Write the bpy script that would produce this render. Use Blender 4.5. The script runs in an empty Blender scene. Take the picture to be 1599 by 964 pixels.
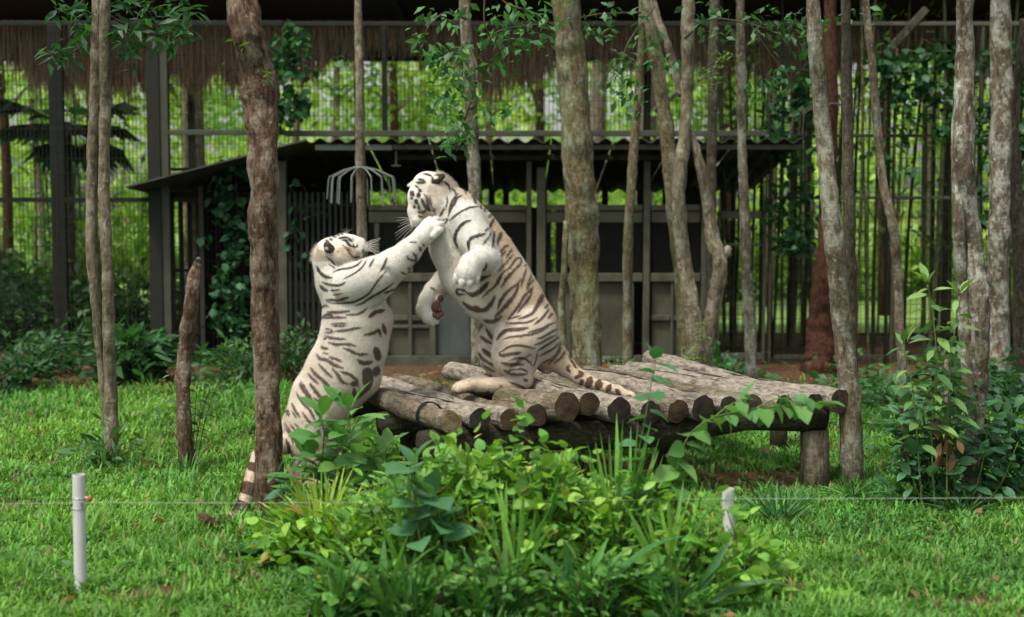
import bpy, math, random
import numpy as np
from mathutils import Vector, Matrix, noise as mnoise

random.seed(7)
RNG = np.random.default_rng(7)
scene = bpy.context.scene
COL = scene.collection

# ------------------------------------------------------------------ camera
W, H, F, CAMZ, YHOR = 1599.0, 964.0, 2200.0, 2.2, 320.0
PITCH = math.atan((H / 2 - YHOR) / F)
cam_data = bpy.data.cameras.new("camera")
cam = bpy.data.objects.new("camera", cam_data)
COL.objects.link(cam)
cam.location = (0, 0, CAMZ)
cam.rotation_euler = (math.pi / 2 - PITCH, 0, 0)
cam_data.sensor_width = 36.0
cam_data.lens = F * 36.0 / W
cam_data.clip_end = 500.0
cam_data.dof.use_dof = True
cam_data.dof.focus_distance = 10.9
cam_data.dof.aperture_fstop = 1.25
scene.camera = cam

# ------------------------------------------------------------------ sky, sun, exposure
SUN_EL, SUN_AZ = math.radians(62), math.radians(225)   # azimuth measured clockwise from +Y
world = bpy.data.worlds.new("World")
scene.world = world
world.use_nodes = True
wn, wl = world.node_tree.nodes, world.node_tree.links
wn.clear()
wout = wn.new("ShaderNodeOutputWorld")
wbg = wn.new("ShaderNodeBackground")
wsky = wn.new("ShaderNodeTexSky")
wsky.sky_type = 'NISHITA'
wsky.sun_disc = False
wsky.sun_elevation = SUN_EL
wsky.sun_rotation = SUN_AZ
wsky.air_density = 1.0
wsky.dust_density = 4.0
whs = wn.new("ShaderNodeHueSaturation")
whs.inputs["Saturation"].default_value = 0.18
wl.new(wsky.outputs[0], whs.inputs["Color"])
wl.new(whs.outputs[0], wbg.inputs[0])
wbg.inputs[1].default_value = 0.13
wl.new(wbg.outputs[0], wout.inputs[0])

sun_data = bpy.data.lights.new("sun", 'SUN')
sun_data.energy = 2.0
sun_data.angle = math.radians(10)
sun_data.color = (1.0, 0.93, 0.80)
sun = bpy.data.objects.new("sun", sun_data)
COL.objects.link(sun)
sdir = Vector((math.sin(SUN_AZ) * math.cos(SUN_EL), math.cos(SUN_AZ) * math.cos(SUN_EL), math.sin(SUN_EL)))
sun.rotation_euler = sdir.to_track_quat('Z', 'Y').to_euler()

scene.view_settings.view_transform = 'Standard'
scene.view_settings.look = 'None'
scene.view_settings.gamma = 1.0
scene.view_settings.exposure = 0.85
scene.render.engine = 'CYCLES'
scene.cycles.max_bounces = 6
scene.cycles.transparent_max_bounces = 6

# ------------------------------------------------------------------ measuring the place
CP, SP = math.cos(PITCH), math.sin(PITCH)
def ray(px, py):
    cx, cy = (px - W / 2) / F, (H / 2 - py) / F
    return Vector((cx, CP + cy * SP, -SP + cy * CP))
def P(px, py, Y):
    d = ray(px, py)
    return Vector((0, 0, CAMZ)) + d * (Y / d.y)
def G(px, py, z=0.0):
    d = ray(px, py)
    return Vector((0, 0, CAMZ)) + d * ((z - CAMZ) / d.z)
def M(px, Y):                     # pixels to metres at distance Y
    return px * Y / F
def project(co):                  # numpy (n,3) -> pixel coordinates
    x, y, z = co[:, 0], co[:, 1], co[:, 2] - CAMZ
    dep = y * CP - z * SP
    up = y * SP + z * CP
    return np.stack([W / 2 + F * x / dep, H / 2 - F * up / dep], 1)

# ------------------------------------------------------------------ objects
def tag(o, label=None, cat=None, group=None, kind=None):
    if label: o["label"] = label
    if cat: o["category"] = cat
    if group: o["group"] = group
    if kind: o["kind"] = kind
    return o
def link(name, mesh, mat=None, parent=None, loc=None):
    o = bpy.data.objects.new(name, mesh)
    COL.objects.link(o)
    if mat is not None and mesh is not None and len(mesh.materials) == 0:
        mesh.materials.append(mat)
    if loc is not None: o.location = loc
    if parent is not None: o.parent = parent
    return o
def empty(name, label, cat, loc=(0, 0, 0), group=None):
    o = bpy.data.objects.new(name, None)
    o.empty_display_size = 0.1
    COL.objects.link(o)
    o.location = loc
    return tag(o, label, cat, group)
class MB:
    """collects vertices and faces (world coordinates), builds one mesh object"""
    def __init__(s): s.v, s.f, s.tc = [], [], []
    def add(s, v, f, tc=None):
        n = len(s.v)
        s.v += [tuple(p) for p in v]
        s.f += [tuple(i + n for i in q) for q in f]
        s.tc += [tuple(p) for p in (tc if tc is not None else v)]
        return s
    def box(s, lo, hi, rot=None, piv=None):
        (x0, y0, z0), (x1, y1, z1) = lo, hi
        v = [Vector(p) for p in ((x0,y0,z0),(x1,y0,z0),(x1,y1,z0),(x0,y1,z0),(x0,y0,z1),(x1,y0,z1),(x1,y1,z1),(x0,y1,z1))]
        if rot is not None: v = [piv + rot @ (p - piv) for p in v]
        return s.add(v, [(0,3,2,1),(4,5,6,7),(0,1,5,4),(1,2,6,5),(2,3,7,6),(3,0,4,7)])
    def beam(s, a, b, w, h):
        a, b = Vector(a), Vector(b)
        d = (b - a).normalized()
        up = Vector((0, 0, 1)) if abs(d.z) < 0.95 else Vector((0, 1, 0))
        sd = d.cross(up).normalized() * w / 2
        u = sd.cross(d).normalized() * h / 2
        v = [a - sd - u, a + sd - u, a + sd + u, a - sd + u, b - sd - u, b + sd - u, b + sd + u, b - sd + u]
        return s.add(v, [(0,1,2,3),(7,6,5,4),(0,4,5,1),(1,5,6,2),(2,6,7,3),(3,7,4,0)])
    def tube(s, pts, rad, n=6, caps=True, wob=0.0, seed=0, ang0=0.0):
        pts = [Vector(p) for p in pts]
        v, f, tc = [], [], []
        L = 0.0
        t0 = (pts[1] - pts[0]).normalized()
        ref = Vector((1, 0, 0)) if abs(t0.x) < 0.8 else Vector((0, 1, 0))
        for i, p in enumerate(pts):
            if i: L += (p - pts[i - 1]).length
            t = (pts[min(i + 1, len(pts) - 1)] - pts[max(i - 1, 0)]).normalized()
            sd = (ref - t * ref.dot(t)).normalized()
            ref = sd
            up = t.cross(sd)
            r = rad[i] if hasattr(rad, '__len__') else rad
            for k in range(n):
                a = ang0 + 2 * math.pi * k / n
                q = 1.0
                if wob:
                    q += wob * mnoise.noise(Vector((math.cos(a) * 1.1 + seed * 7.3, math.sin(a) * 1.1, L / max(r, .01) * .45 + seed)))
                    q += wob * .6 * mnoise.noise(Vector((math.cos(a) * 2.6 + seed * 3.1, math.sin(a) * 2.6, L / max(r, .01) * 1.5)))
                    kn = mnoise.noise(Vector((math.cos(a) * 1.5 + seed * 5.7, math.sin(a) * 1.5, L / max(r, .01) * .7)))
                    if kn > .42: q += wob * 2.2 * (kn - .42)
                v.append(p + (sd * math.cos(a) + up * math.sin(a)) * r * q)
                tc.append((math.cos(a) * r, math.sin(a) * r, L + seed * 3.7))
        for i in range(len(pts) - 1):
            for k in range(n):
                a, b = i * n + k, i * n + (k + 1) % n
                f.append((a, b, b + n, a + n))
        if caps:
            f.append(tuple(range(n - 1, -1, -1)))
            f.append(tuple(range((len(pts) - 1) * n, len(pts) * n)))
        return s.add(v, f, tc)
    def build(s, name, mat, parent=None, smooth=False, local=True, kind=None):
        me = bpy.data.meshes.new(name)
        off = Vector((0, 0, 0))
        if parent is not None and local:
            off = parent.location.copy()
            if parent.parent is not None: off = off + parent.parent.location
        me.from_pydata([(x - off.x, y - off.y, z - off.z) for x, y, z in s.v], [], s.f)
        a = me.attributes.new("tc", 'FLOAT_VECTOR', 'POINT')
        a.data.foreach_set("vector", np.array(s.tc, np.float32).ravel())
        if smooth: me.polygons.foreach_set("use_smooth", [True] * len(me.polygons))
        o = link(name, me, mat, parent)
        if kind: o["kind"] = kind
        return o
def np_mesh(name, co, quads=None, tris=None, col=None, smooth=False, colname="Col"):
    me = bpy.data.meshes.new(name)
    nq = 0 if quads is None else len(quads)
    nt = 0 if tris is None else len(tris)
    me.vertices.add(len(co))
    me.vertices.foreach_set("co", np.ascontiguousarray(co, np.float32).ravel())
    idx = []
    if nq: idx.append(np.asarray(quads).ravel())
    if nt: idx.append(np.asarray(tris).ravel())
    idx = np.concatenate(idx).astype(np.int32)
    me.loops.add(len(idx))
    me.loops.foreach_set("vertex_index", idx)
    me.polygons.add(nq + nt)
    st = np.concatenate([np.arange(nq) * 4, nq * 4 + np.arange(nt) * 3]).astype(np.int32)
    me.polygons.foreach_set("loop_start", st)
    me.update(calc_edges=True)
    if smooth: me.polygons.foreach_set("use_smooth", np.ones(nq + nt, bool))
    if col is not None:
        c = np.ones((len(co), 4), np.float32)
        c[:, :3] = col
        a = me.color_attributes.new(colname, 'FLOAT_COLOR', 'POINT')
        a.data.foreach_set("color", c.ravel())
    return me
def spline(pts, n=6):
    """Catmull-Rom through tuples of any length"""
    A = [np.array(p, float) for p in pts]
    if len(A) < 3:
        return [A[0] + (A[1] - A[0]) * i / n for i in range(n + 1)]
    A = [2 * A[0] - A[1]] + A + [2 * A[-1] - A[-2]]
    out = []
    for i in range(1, len(A) - 2):
        for k in range(n):
            t = k / n
            out.append(0.5 * (2 * A[i] + (A[i + 1] - A[i - 1]) * t + (2 * A[i - 1] - 5 * A[i] + 4 * A[i + 1] - A[i + 2]) * t * t
                              + (3 * A[i] - A[i - 1] - 3 * A[i + 1] + A[i + 2]) * t ** 3))
    out.append(A[-2])
    return out

# ------------------------------------------------------------------ materials
def newmat(name):
    m = bpy.data.materials.new(name)
    m.use_nodes = True
    nt = m.node_tree
    return m, nt.nodes, nt.links, nt.nodes["Principled BSDF"]
def ramp(n, stops):
    r = n.new("ShaderNodeValToRGB")
    e = r.color_ramp.elements
    while len(e) < len(stops): e.new(0.5)
    for el, (p, c) in zip(e, stops):
        el.position = p
        el.color = (c[0], c[1], c[2], 1) if hasattr(c, '__len__') else (c, c, c, 1)
    return r
def mixc(n, l, fac, a, b, mode='MIX'):
    m = n.new("ShaderNodeMix"); m.data_type = 'RGBA'; m.blend_type = mode
    for s, x in ((m.inputs[0], fac), (m.inputs[6], a), (m.inputs[7], b)):
        if isinstance(x, (int, float)): s.default_value = x
        elif isinstance(x, tuple): s.default_value = (*x[:3], 1)
        else: l.new(x, s)
    return m.outputs[2]
def texnoise(n, l, vec, scale, detail=4, rough=.55, mapscale=None):
    if mapscale is not None:
        mp = n.new("ShaderNodeMapping"); mp.inputs["Scale"].default_value = mapscale
        l.new(vec, mp.inputs[0]); vec = mp.outputs[0]
    t = n.new("ShaderNodeTexNoise")
    t.inputs["Scale"].default_value = scale; t.inputs["Detail"].default_value = detail; t.inputs["Roughness"].default_value = rough
    l.new(vec, t.inputs["Vector"])
    return t.outputs[0]
def attr(n, name, out="Vector"):
    a = n.new("ShaderNodeAttribute"); a.attribute_name = name
    return a.outputs[out]
def bump(n, l, h, b, strength=.5, dist=.01):
    k = n.new("ShaderNodeBump"); k.inputs["Strength"].default_value = strength; k.inputs["Distance"].default_value = dist
    l.new(h, k.inputs["Height"]); l.new(k.outputs[0], b.inputs["Normal"])
def mat_bark(name, dark, light, lichen=(.42, .45, .36), lich=.5, rough_scale=1.0, green=0.0, scars=.35, bstr=.8):
    m, n, l, b = newmat(name)
    v = attr(n, "tc")
    fine = texnoise(n, l, v, 26 * rough_scale, 6, .65, (1, 1, .35))
    base = ramp(n, [(.36, dark), (.62, light)]); l.new(fine, base.inputs[0])
    c = base.outputs[0]
    blot = texnoise(n, l, v, 7.0, 9, .74, (1, 1, .6))
    lr = ramp(n, [(.60 - .16 * lich, 0), (.70 - .13 * lich, .85)]); l.new(blot, lr.inputs[0])
    lf = texnoise(n, l, v, 40, 3, .6)
    lcol = ramp(n, [(.3, tuple(x * .72 for x in lichen)), (.7, lichen)]); l.new(lf, lcol.inputs[0])
    c = mixc(n, l, lr.outputs[0], c, lcol.outputs[0])
    sn = texnoise(n, l, v, 24, 3, .6, (1, 1, .7))
    sr2 = ramp(n, [(.60, 0), (.66, .55)]); l.new(sn, sr2.inputs[0])
    c = mixc(n, l, sr2.outputs[0], c, lichen)
    if green:
        gn = texnoise(n, l, v, 3.1, 4, .6)
        gr = ramp(n, [(.45, 0), (.75, green)]); l.new(gn, gr.inputs[0])
        c = mixc(n, l, gr.outputs[0], c, (.10, .13, .035))
    sc = texnoise(n, l, v, 7.0, 5, .7, (1.3, 1.3, .22))
    sr = ramp(n, [(.60, 0), (.68, scars)]); l.new(sc, sr.inputs[0])
    c = mixc(n, l, sr.outputs[0], c, tuple(x * .35 for x in dark))
    l.new(c, b.inputs["Base Color"])
    b.inputs["Roughness"].default_value = .9
    b.inputs["Specular IOR Level"].default_value = .2
    rg = texnoise(n, l, v, 5.0, 4, .6, (.25, .25, 9.0))          # growth rings round the stem
    rr = ramp(n, [(.35, (.80, .80, .80)), (.65, (1.1, 1.1, 1.1))]); l.new(rg, rr.inputs[0])
    c = mixc(n, l, 1.0, c, rr.outputs[0], 'MULTIPLY')
    l.new(c, b.inputs["Base Color"])
    hh = mixc(n, l, .5, fine, sc)
    bump(n, l, hh, b, min(1, bstr * 1.2), .08)
    return m
def mat_plain(name, c, rough=.6, var=.25, scale=6, metal=0.0, stain=None, bstr=.15):
    m, n, l, b = newmat(name)
    g = n.new("ShaderNodeTexCoord").outputs["Object"]
    t = texnoise(n, l, g, scale, 6, .65)
    r = ramp(n, [(.25, tuple(x * (1 - var) for x in c)), (.75, tuple(min(1, x * (1 + var)) for x in c))]); l.new(t, r.inputs[0])
    cc = r.outputs[0]
    if stain is not None:
        t2 = texnoise(n, l, g, 2.2, 6, .7, (1, 1, .45))
        r2 = ramp(n, [(.48, 0), (.68, .8)]); l.new(t2, r2.inputs[0])
        cc = mixc(n, l, r2.outputs[0], cc, stain)
    l.new(cc, b.inputs["Base Color"])
    b.inputs["Roughness"].default_value = rough
    b.inputs["Metallic"].default_value = metal
    b.inputs["Specular IOR Level"].default_value = .2
    bump(n, l, t, b, bstr, .01)
    return m
def mat_leaf(name, src, rough=.45, trans=.35, tint=(1.15, 1.25, .55)):
    """src: 'Col' vertex colours of a joined foliage mesh, or 'obj' the leaf object's own colour"""
    m, n, l, b = newmat(name)
    if src == 'obj':
        oi = n.new("ShaderNodeObjectInfo"); c = oi.outputs["Color"]
    else:
        c = attr(n, "Col", "Color")
    g = n.new("ShaderNodeTexCoord").outputs["Object"]
    t = texnoise(n, l, g, 30, 3)
    r = ramp(n, [(.3, (.78, .78, .78)), (.7, (1.15, 1.15, 1.15))]); l.new(t, r.inputs[0])
    c = mixc(n, l, 1.0, c, r.outputs[0], 'MULTIPLY')
    l.new(c, b.inputs["Base Color"])
    b.inputs["Roughness"].default_value = rough
    b.inputs["Specular IOR Level"].default_value = .35
    tr = n.new("ShaderNodeBsdfTranslucent")
    ct = mixc(n, l, 1.0, c, tint, 'MULTIPLY')
    l.new(ct, tr.inputs[0])
    mx = n.new("ShaderNodeMixShader"); mx.inputs[0].default_value = trans
    l.new(b.outputs[0], mx.inputs[1]); l.new(tr.outputs[0], mx.inputs[2])
    l.new(mx.outputs[0], n["Material Output"].inputs[0])
    return m
def mat_fur(name):
    m, n, l, b = newmat(name)
    c = attr(n, "Col", "Color")
    g = n.new("ShaderNodeTexCoord").outputs["Object"]
    t = texnoise(n, l, g, 90, 4, .7)
    r = ramp(n, [(.3, (.86, .85, .84)), (.7, (1.06, 1.06, 1.06))]); l.new(t, r.inputs[0])
    l.new(mixc(n, l, 1.0, c, r.outputs[0], 'MULTIPLY'), b.inputs["Base Color"])
    b.inputs["Roughness"].default_value = .85
    b.inputs["Specular IOR Level"].default_value = .15
    b.inputs["Sheen Weight"].default_value = .15
    bump(n, l, t, b, .35, .006)
    return m
def mat_endgrain(name, dark, light):
    m, n, l, b = newmat(name)
    v = attr(n, "tc")
    d = texnoise(n, l, v, 9, 5, .7)
    w = n.new("ShaderNodeTexWave"); w.wave_type = 'RINGS'; w.rings_direction = 'Z'
    w.inputs["Scale"].default_value = 16; w.inputs["Distortion"].default_value = 5; w.inputs["Detail"].default_value = 3
    l.new(v, w.inputs["Vector"])
    k = mixc(n, l, .09, d, w.outputs[1])
    r = ramp(n, [(.3, dark), (.7, light)]); l.new(k, r.inputs[0])
    l.new(r.outputs[0], b.inputs["Base Color"])
    b.inputs["Roughness"].default_value = .9
    b.inputs["Specular IOR Level"].default_value = .15
    bump(n, l, k, b, .7, .01)
    return m

MAT = {
 'bark_brown': mat_bark("bark_brown", (.030, .017, .010), (.15, .095, .056), (.31, .265, .20), .66, 1.5, 0, .95, 1.0),
 'bark_grey': mat_bark("bark_grey", (.055, .042, .026), (.165, .132, .09), (.36, .37, .30), .75, 1.0, .3, .6),
 'bark_olive': mat_bark("bark_olive", (.06, .046, .022), (.18, .14, .075), (.29, .32, .23), .7, 1.0, .6, .55),
 'bark_pale': mat_bark("bark_pale", (.075, .058, .036), (.21, .17, .115), (.34, .32, .25), .6, 1.0, .25, .55),
 'bark_dark': mat_bark("bark_dark", (.03, .024, .016), (.10, .083, .058), (.17, .17, .135), .4, 1.4, .2, .5),
 'bark_red': mat_bark("bark_red", (.028, .011, .006), (.085, .036, .02), (.10, .065, .042), .2, 1.4, 0, .6),
 'bark_lichen': mat_bark("bark_lichen", (.06, .045, .03), (.17, .135, .095), (.50, .50, .43), .8, 1.1, .1, .8),
 'log_grey': mat_bark("log_grey", (.11, .093, .072), (.33, .29, .235), (.40, .36, .30), .5, 1.0, 0, .8, 1.0),
 'log_dark': mat_bark("log_dark", (.012, .009, .006), (.05, .04, .028), (.095, .08, .05), .35, 1.2, .3, .6, 1.0),
 'log_tan': mat_bark("log_tan", (.06, .047, .032), (.19, .152, .108), (.27, .235, .175), .5, 1.0, .3, .7, 1.0),
 'end_dark': mat_endgrain("end_dark", (.006, .005, .004), (.045, .038, .03)),
 'end_tan': mat_endgrain("end_tan", (.035, .025, .013), (.26, .20, .11)),
 'end_brown': mat_endgrain("end_brown", (.009, .006, .004), (.085, .055, .034)),
 'steel_dark': mat_plain("steel_dark", (.015, .017, .012), .7, .25),
 'steel_grey': mat_plain("steel_grey", (.055, .058, .042), .7, .25, stain=(.04, .033, .024)),
 'steel_pale': mat_plain("steel_pale", (.13, .145, .13), .5, .15),
 'roof_metal': mat_plain("roof_metal", (.055, .062, .056), .75, .3, stain=(.025, .024, .02)),
 'frame_wood': mat_plain("frame_wood", (.075, .075, .052), .85, .3, stain=(.03, .026, .018)),
 'panel': mat_plain("panel", (.072, .074, .05), .8, .25, 3, stain=(.042, .035, .025)),
 'panel_teal': mat_plain("panel_teal", (.052, .066, .058), .7, .3, 3, stain=(.085, .088, .078)),
 'chain': mat_plain("chain", (.02, .021, .017), .7),
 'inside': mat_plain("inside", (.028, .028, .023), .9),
 'thatch_dark': mat_plain("thatch_dark", (.045, .034, .024), .95, .5, 20),
 'pvc': mat_plain("pvc", (.47, .48, .46), .4, .05, 5, stain=(.38, .38, .34), bstr=.03),
 'wire': mat_plain("wire", (.42, .42, .40), .4, .1, metal=.3),
 'orange': mat_plain("orange", (.32, .09, .02), .5),
 'brick': mat_plain("brick", (.22, .075, .03), .9, .3),
 'leaf': mat_leaf("leaf", 'Col', .5, .4),
 'leaf_obj': mat_leaf("leaf_obj", 'obj', .5, .35),
 'grass': mat_leaf("grass", 'Col', .55, .4, (1.1, 1.2, .5)),
 'fur': mat_fur("fur"),
 'stem_green': mat_plain("stem_green", (.10, .15, .04), .6),
 'stem_brown': mat_plain("stem_brown", (.06, .043, .026), .8),
 'bamboo': mat_plain("bamboo", (.022, .034, .013), .5, .4, 3),
 'bamboo_pale': mat_plain("bamboo_pale", (.10, .11, .05), .5, .4, 3),
 'pad': mat_plain("pad", (.13, .055, .045), .6, .2),
 'nose': mat_plain("nose", (.25, .11, .10), .5),
 'eye': mat_plain("eye", (.12, .2, .24), .15, .2),
 'whisker': mat_plain("whisker", (.55, .54, .50), .5, .05),
}
def mat_thatch():
    m, n, l, b = newmat("thatch")
    l.new(attr(n, "Col", "Color"), b.inputs["Base Color"])
    b.inputs["Roughness"].default_value = .95
    return m
MAT['thatch'] = mat_thatch()
# ------------------------------------------------------------------ ground
def mat_ground():
    m, n, l, b = newmat("ground")
    g = n.new("ShaderNodeTexCoord").outputs["Object"]
    a = texnoise(n, l, g, 14, 6, .7)
    soil = ramp(n, [(.3, (.035, .022, .012)), (.7, (.13, .075, .042))]); l.new(a, soil.inputs[0])
    gr = ramp(n, [(.3, (.012, .03, .008)), (.75, (.05, .085, .02))]); l.new(a, gr.inputs[0])
    mk = attr(n, "soil", "Fac")
    l.new(mixc(n, l, mk, gr.outputs[0], soil.outputs[0]), b.inputs["Base Color"])
    b.inputs["Roughness"].default_value = .95
    b.inputs["Specular IOR Level"].default_value = .1
    bump(n, l, a, b, .8, .03)
    return m
DIRT = [(G(1135, 748), 1.05, .17), (G(1010, 735), .8, .2), (G(215, 935), .3, .06), (G(395, 880), .3, .07), (G(1480, 945), .4, .05)]
def vnoise(x, y, s, seed=0):
    """smooth value noise, vectorised"""
    r = np.random.default_rng(seed).random((64, 64))
    X, Y = x / s, y / s
    i, j = np.floor(X).astype(int), np.floor(Y).astype(int)
    u, v = X - i, Y - j
    u, v = u * u * (3 - 2 * u), v * v * (3 - 2 * v)
    g = lambda a, b: r[a % 64, b % 64]
    return (g(i, j) * (1 - u) + g(i + 1, j) * u) * (1 - v) + (g(i, j + 1) * (1 - u) + g(i + 1, j + 1) * u) * v
def soil_amount(x, y):
    edge = 16.0 + 1.6 * (vnoise(x, y, 2.3, 3) - .5) - .45 * np.clip(x - 2.0, 0, 3)
    s = np.clip((y - edge) / 1.0, 0, 1)
    for c, rx, ry in DIRT:
        d = np.hypot((x - c.x) / rx, (y - c.y) / (ry * 3.2)) + .7 * (vnoise(x, y, .22, 5) - .5)
        s = np.maximum(s, np.clip((1.1 - d) / .5, 0, 1))
    s = np.maximum(s, np.clip((vnoise(x, y, .5, 9) * .6 + vnoise(x, y, .16, 10) * .4 - .70) / .1, 0, .8))
    return s
def ground_z(x, y):
    return (vnoise(x, y, 1.7, 21) - .5) * .05 + (vnoise(x, y, .5, 22) - .5) * .02
gx = np.concatenate([np.linspace(-200, -12, 14), np.linspace(-11.5, 11.5, 240), np.linspace(12, 200, 14)])
gy = np.concatenate([np.linspace(-60, 4, 10), np.linspace(4.5, 24, 200), np.linspace(25, 300, 20)])
XX, YY = np.meshgrid(gx, gy, indexing='ij')
gco = np.stack([XX.ravel(), YY.ravel(), ground_z(XX.ravel(), YY.ravel())], 1)
ii, jj = np.meshgrid(np.arange(len(gx) - 1), np.arange(len(gy) - 1), indexing='ij')
nn_ = len(gy)
gq = np.stack([ii * nn_ + jj, (ii + 1) * nn_ + jj, (ii + 1) * nn_ + jj + 1, ii * nn_ + jj + 1], -1).reshape(-1, 4)
gme = np_mesh("ground", gco, quads=gq, smooth=True)
at = gme.attributes.new("soil", 'FLOAT', 'POINT')
at.data.foreach_set("value", soil_amount(gco[:, 0], gco[:, 1]).astype(np.float32))
ground = link("ground", gme, mat_ground())
tag(ground, kind="structure")

def mat_lawn():
    m, n, l, b = newmat("lawn")
    g = n.new("ShaderNodeTexCoord").outputs["Object"]
    a = texnoise(n, l, g, 3.0, 6, .7)
    r = ramp(n, [(.3, (.06, .15, .03)), (.7, (.24, .36, .075))]); l.new(a, r.inputs[0])
    l.new(r.outputs[0], b.inputs["Base Color"]); b.inputs["Roughness"].default_value = .9
    bump(n, l, a, b, .8, .05)
    return m
lx_, ly_ = np.meshgrid(np.linspace(-60, 60, 40), np.linspace(23.8, 90, 30), indexing='ij')
lq = np.array([(i * 30 + j, (i + 1) * 30 + j, (i + 1) * 30 + j + 1, i * 30 + j + 1) for i in range(39) for j in range(29)])
lawn = link("lawn", np_mesh("lawn", np.stack([lx_.ravel(), ly_.ravel(), .03 + .015 * (ly_.ravel() - 23.8)], 1), quads=lq, smooth=True), mat_lawn())
tag(lawn, kind="structure")

# ------------------------------------------------------------------ fence, shed, pavilion
YF = 19.4
def pbox(mb, x0, y0, x1, y1, Y, dep):
    a, b = P(x0, y1, Y), P(x1, y0, Y)
    return mb.box((a.x, Y, a.z), (b.x, Y + dep, b.z))
def ppart(root, name, x0, y0, x1, y1, Y, dep, mat, parent=None):
    mb = MB(); pbox(mb, x0, y0, x1, y1, Y, dep)
    o = mb.build(name, MAT[mat], parent or root)
    bv = o.modifiers.new("edge", 'BEVEL'); bv.width = .006; bv.segments = 1
    return o
def wire_grid(root, x0, y0, x1, y1, Y, sx=.056, sz=.2, t=.0068):
    a, b = P(x0, y1, Y), P(x1, y0, Y)
    z0 = max(a.z, .03)
    mb = MB()
    n = int((b.x - a.x) / sx)
    for i in range(n + 1):
        x = a.x + (b.x - a.x) * i / n
        w = t * (.8 + .4 * random.random())
        dx = random.gauss(0, .003)
        mb.beam((x, Y, z0), (x + dx, Y, b.z), w, w)
    m = max(1, int((b.z - z0) / sz))
    for i in range(m + 1):
        z = z0 + (b.z - z0) * i / m
        mb.beam((a.x, Y - .012, z), (b.x, Y - .012, z), t, t)
    o = mb.build("wire_grid", MAT['steel_dark'], root, kind="stuff")
    return o
# left run
fl = empty("wire_fence", "tall dark wire fence with heavy grey post, left of the shed", "fence", (P(200, 570, YF).x, YF, 0), "enclosure fence")
wire_grid(fl, -330, 40, 442, 575, YF)
for x, w in ((-200, 10), (90, 9), (-330, 10)): ppart(fl, "post", x - w / 2, 34, x + w / 2, 576, YF + .03, .10, 'steel_dark')
ppart(fl, "post", 236, 60, 247, 578, YF - .08, .16, 'steel_dark'); ppart(fl, "post", 247.5, 62, 260, 578, YF - .06, .12, 'steel_grey')
for y in (312, 36): ppart(fl, "rail", -330, y - 3.5, 442, y + 3.5, YF + .04, .06, 'steel_dark')
ppart(fl, "rail", 262, 203, 441, 211, YF - .05, .08, 'steel_grey')
ppart(fl, "rail", -330, 568, 235, 576, YF + .02, .06, 'steel_dark')
# run above the shed roof
fu = empty("wire_fence", "wire fence standing above the tin roof of the shed", "fence", (P(850, 210, YF).x, YF, P(850, 210, YF).z), "enclosure fence")
wire_grid(fu, 446, 40, 1258, 205, YF)
for x, w in ((600, 7), (735, 6), (1030, 6), (1256, 7)): ppart(fu, "post", x - w / 2, 36, x + w / 2, 204, YF + .03, .08, 'steel_dark')
ppart(fu, "rail", 444, 204, 1262, 213, YF - .05, .09, 'steel_grey'); ppart(fu, "rail", 444, 34, 1262, 41, YF + .04, .06, 'steel_dark')
# right run with the gate
fr = empty("wire_fence", "wire fence with bamboo pressing behind it, right of the shed", "fence", (P(1400, 570, YF).x, YF, 0), "enclosure fence")
wire_grid(fr, 1208, 40, 1900, 572, YF, .085, .2, .007)
for x, w in ((1203, 10), (1530, 8), (1720, 9), (1900, 9)): ppart(fr, "post", x - w / 2, 214 if x < 1250 else 40, x + w / 2, 578, YF + .03, .10, 'frame_wood')
ppart(fr, "post", 1384, 70, 1392, 578, YF - .02, .12, 'steel_dark'); ppart(fr, "post", 1392.5, 76, 1400, 578, YF - .04, .12, 'frame_wood')
for y, h in ((309, 5), (558, 7), (212, 5), (37, 6)): ppart(fr, "rail", 1209 if y > 220 else 1264, y - h / 2, 1900, y + h / 2, YF + .02, .06, 'frame_wood')
gt = empty("mesh_gate", "narrow wire mesh gate in a timber frame beside the shed", "gate", (P(1160, 565, YF).x, YF, 0))
wire_grid(gt, 1124, 352, 1196, 560, YF + .01, .06, .18, .009)
for x0, y0, x1, y1 in ((1118, 330, 1125, 566), (1190, 330, 1197, 566), (1125.5, 330, 1189.5, 342), (1125.5, 552, 1189.5, 562), (1125.5, 380, 1189.5, 385)):
    ppart(gt, "frame", x0, y0, x1, y1, YF - .03, .06, 'frame_wood')
# shed
YS = 19.15
sh = empty("animal_shed", "low grey animal shed with tin roof, mesh windows and panelled lower walls", "shed", (P(850, 575, YS).x, YS, 0))
def ripple_sheet(xa, xb, name):
    a = P(xa, 219, 18.65); b = P(xb, 219, 18.65)
    n = max(4, int((b.x - a.x) / .045)); v, f = [], []
    for i in range(n + 1):
        x = a.x + (b.x - a.x) * i / n
        dz = .032 * math.sin(x * 2 * math.pi / .235)
        for (Y, z) in ((18.65, a.z), (22.6, a.z - .62)):
            v += [(x, Y, z + dz), (x, Y, z + dz - .012)]
    for i in range(n):
        k = i * 4
        f += [(k, k + 4, k + 6, k + 2), (k + 1, k + 3, k + 7, k + 5), (k, k + 1, k + 5, k + 4), (k + 2, k + 6, k + 7, k + 3)]
    f += [(0, 2, 3, 1), (n * 4, n * 4 + 1, n * 4 + 3, n * 4 + 2)]
    return MB().add(v, f).build(name, MAT['roof_metal'], sh)
for i, xa in enumerate(np.linspace(478, 1150, 8)):
    ripple_sheet(xa, xa + 94 if xa < 1100 else 1256, "roof_sheet")
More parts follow.
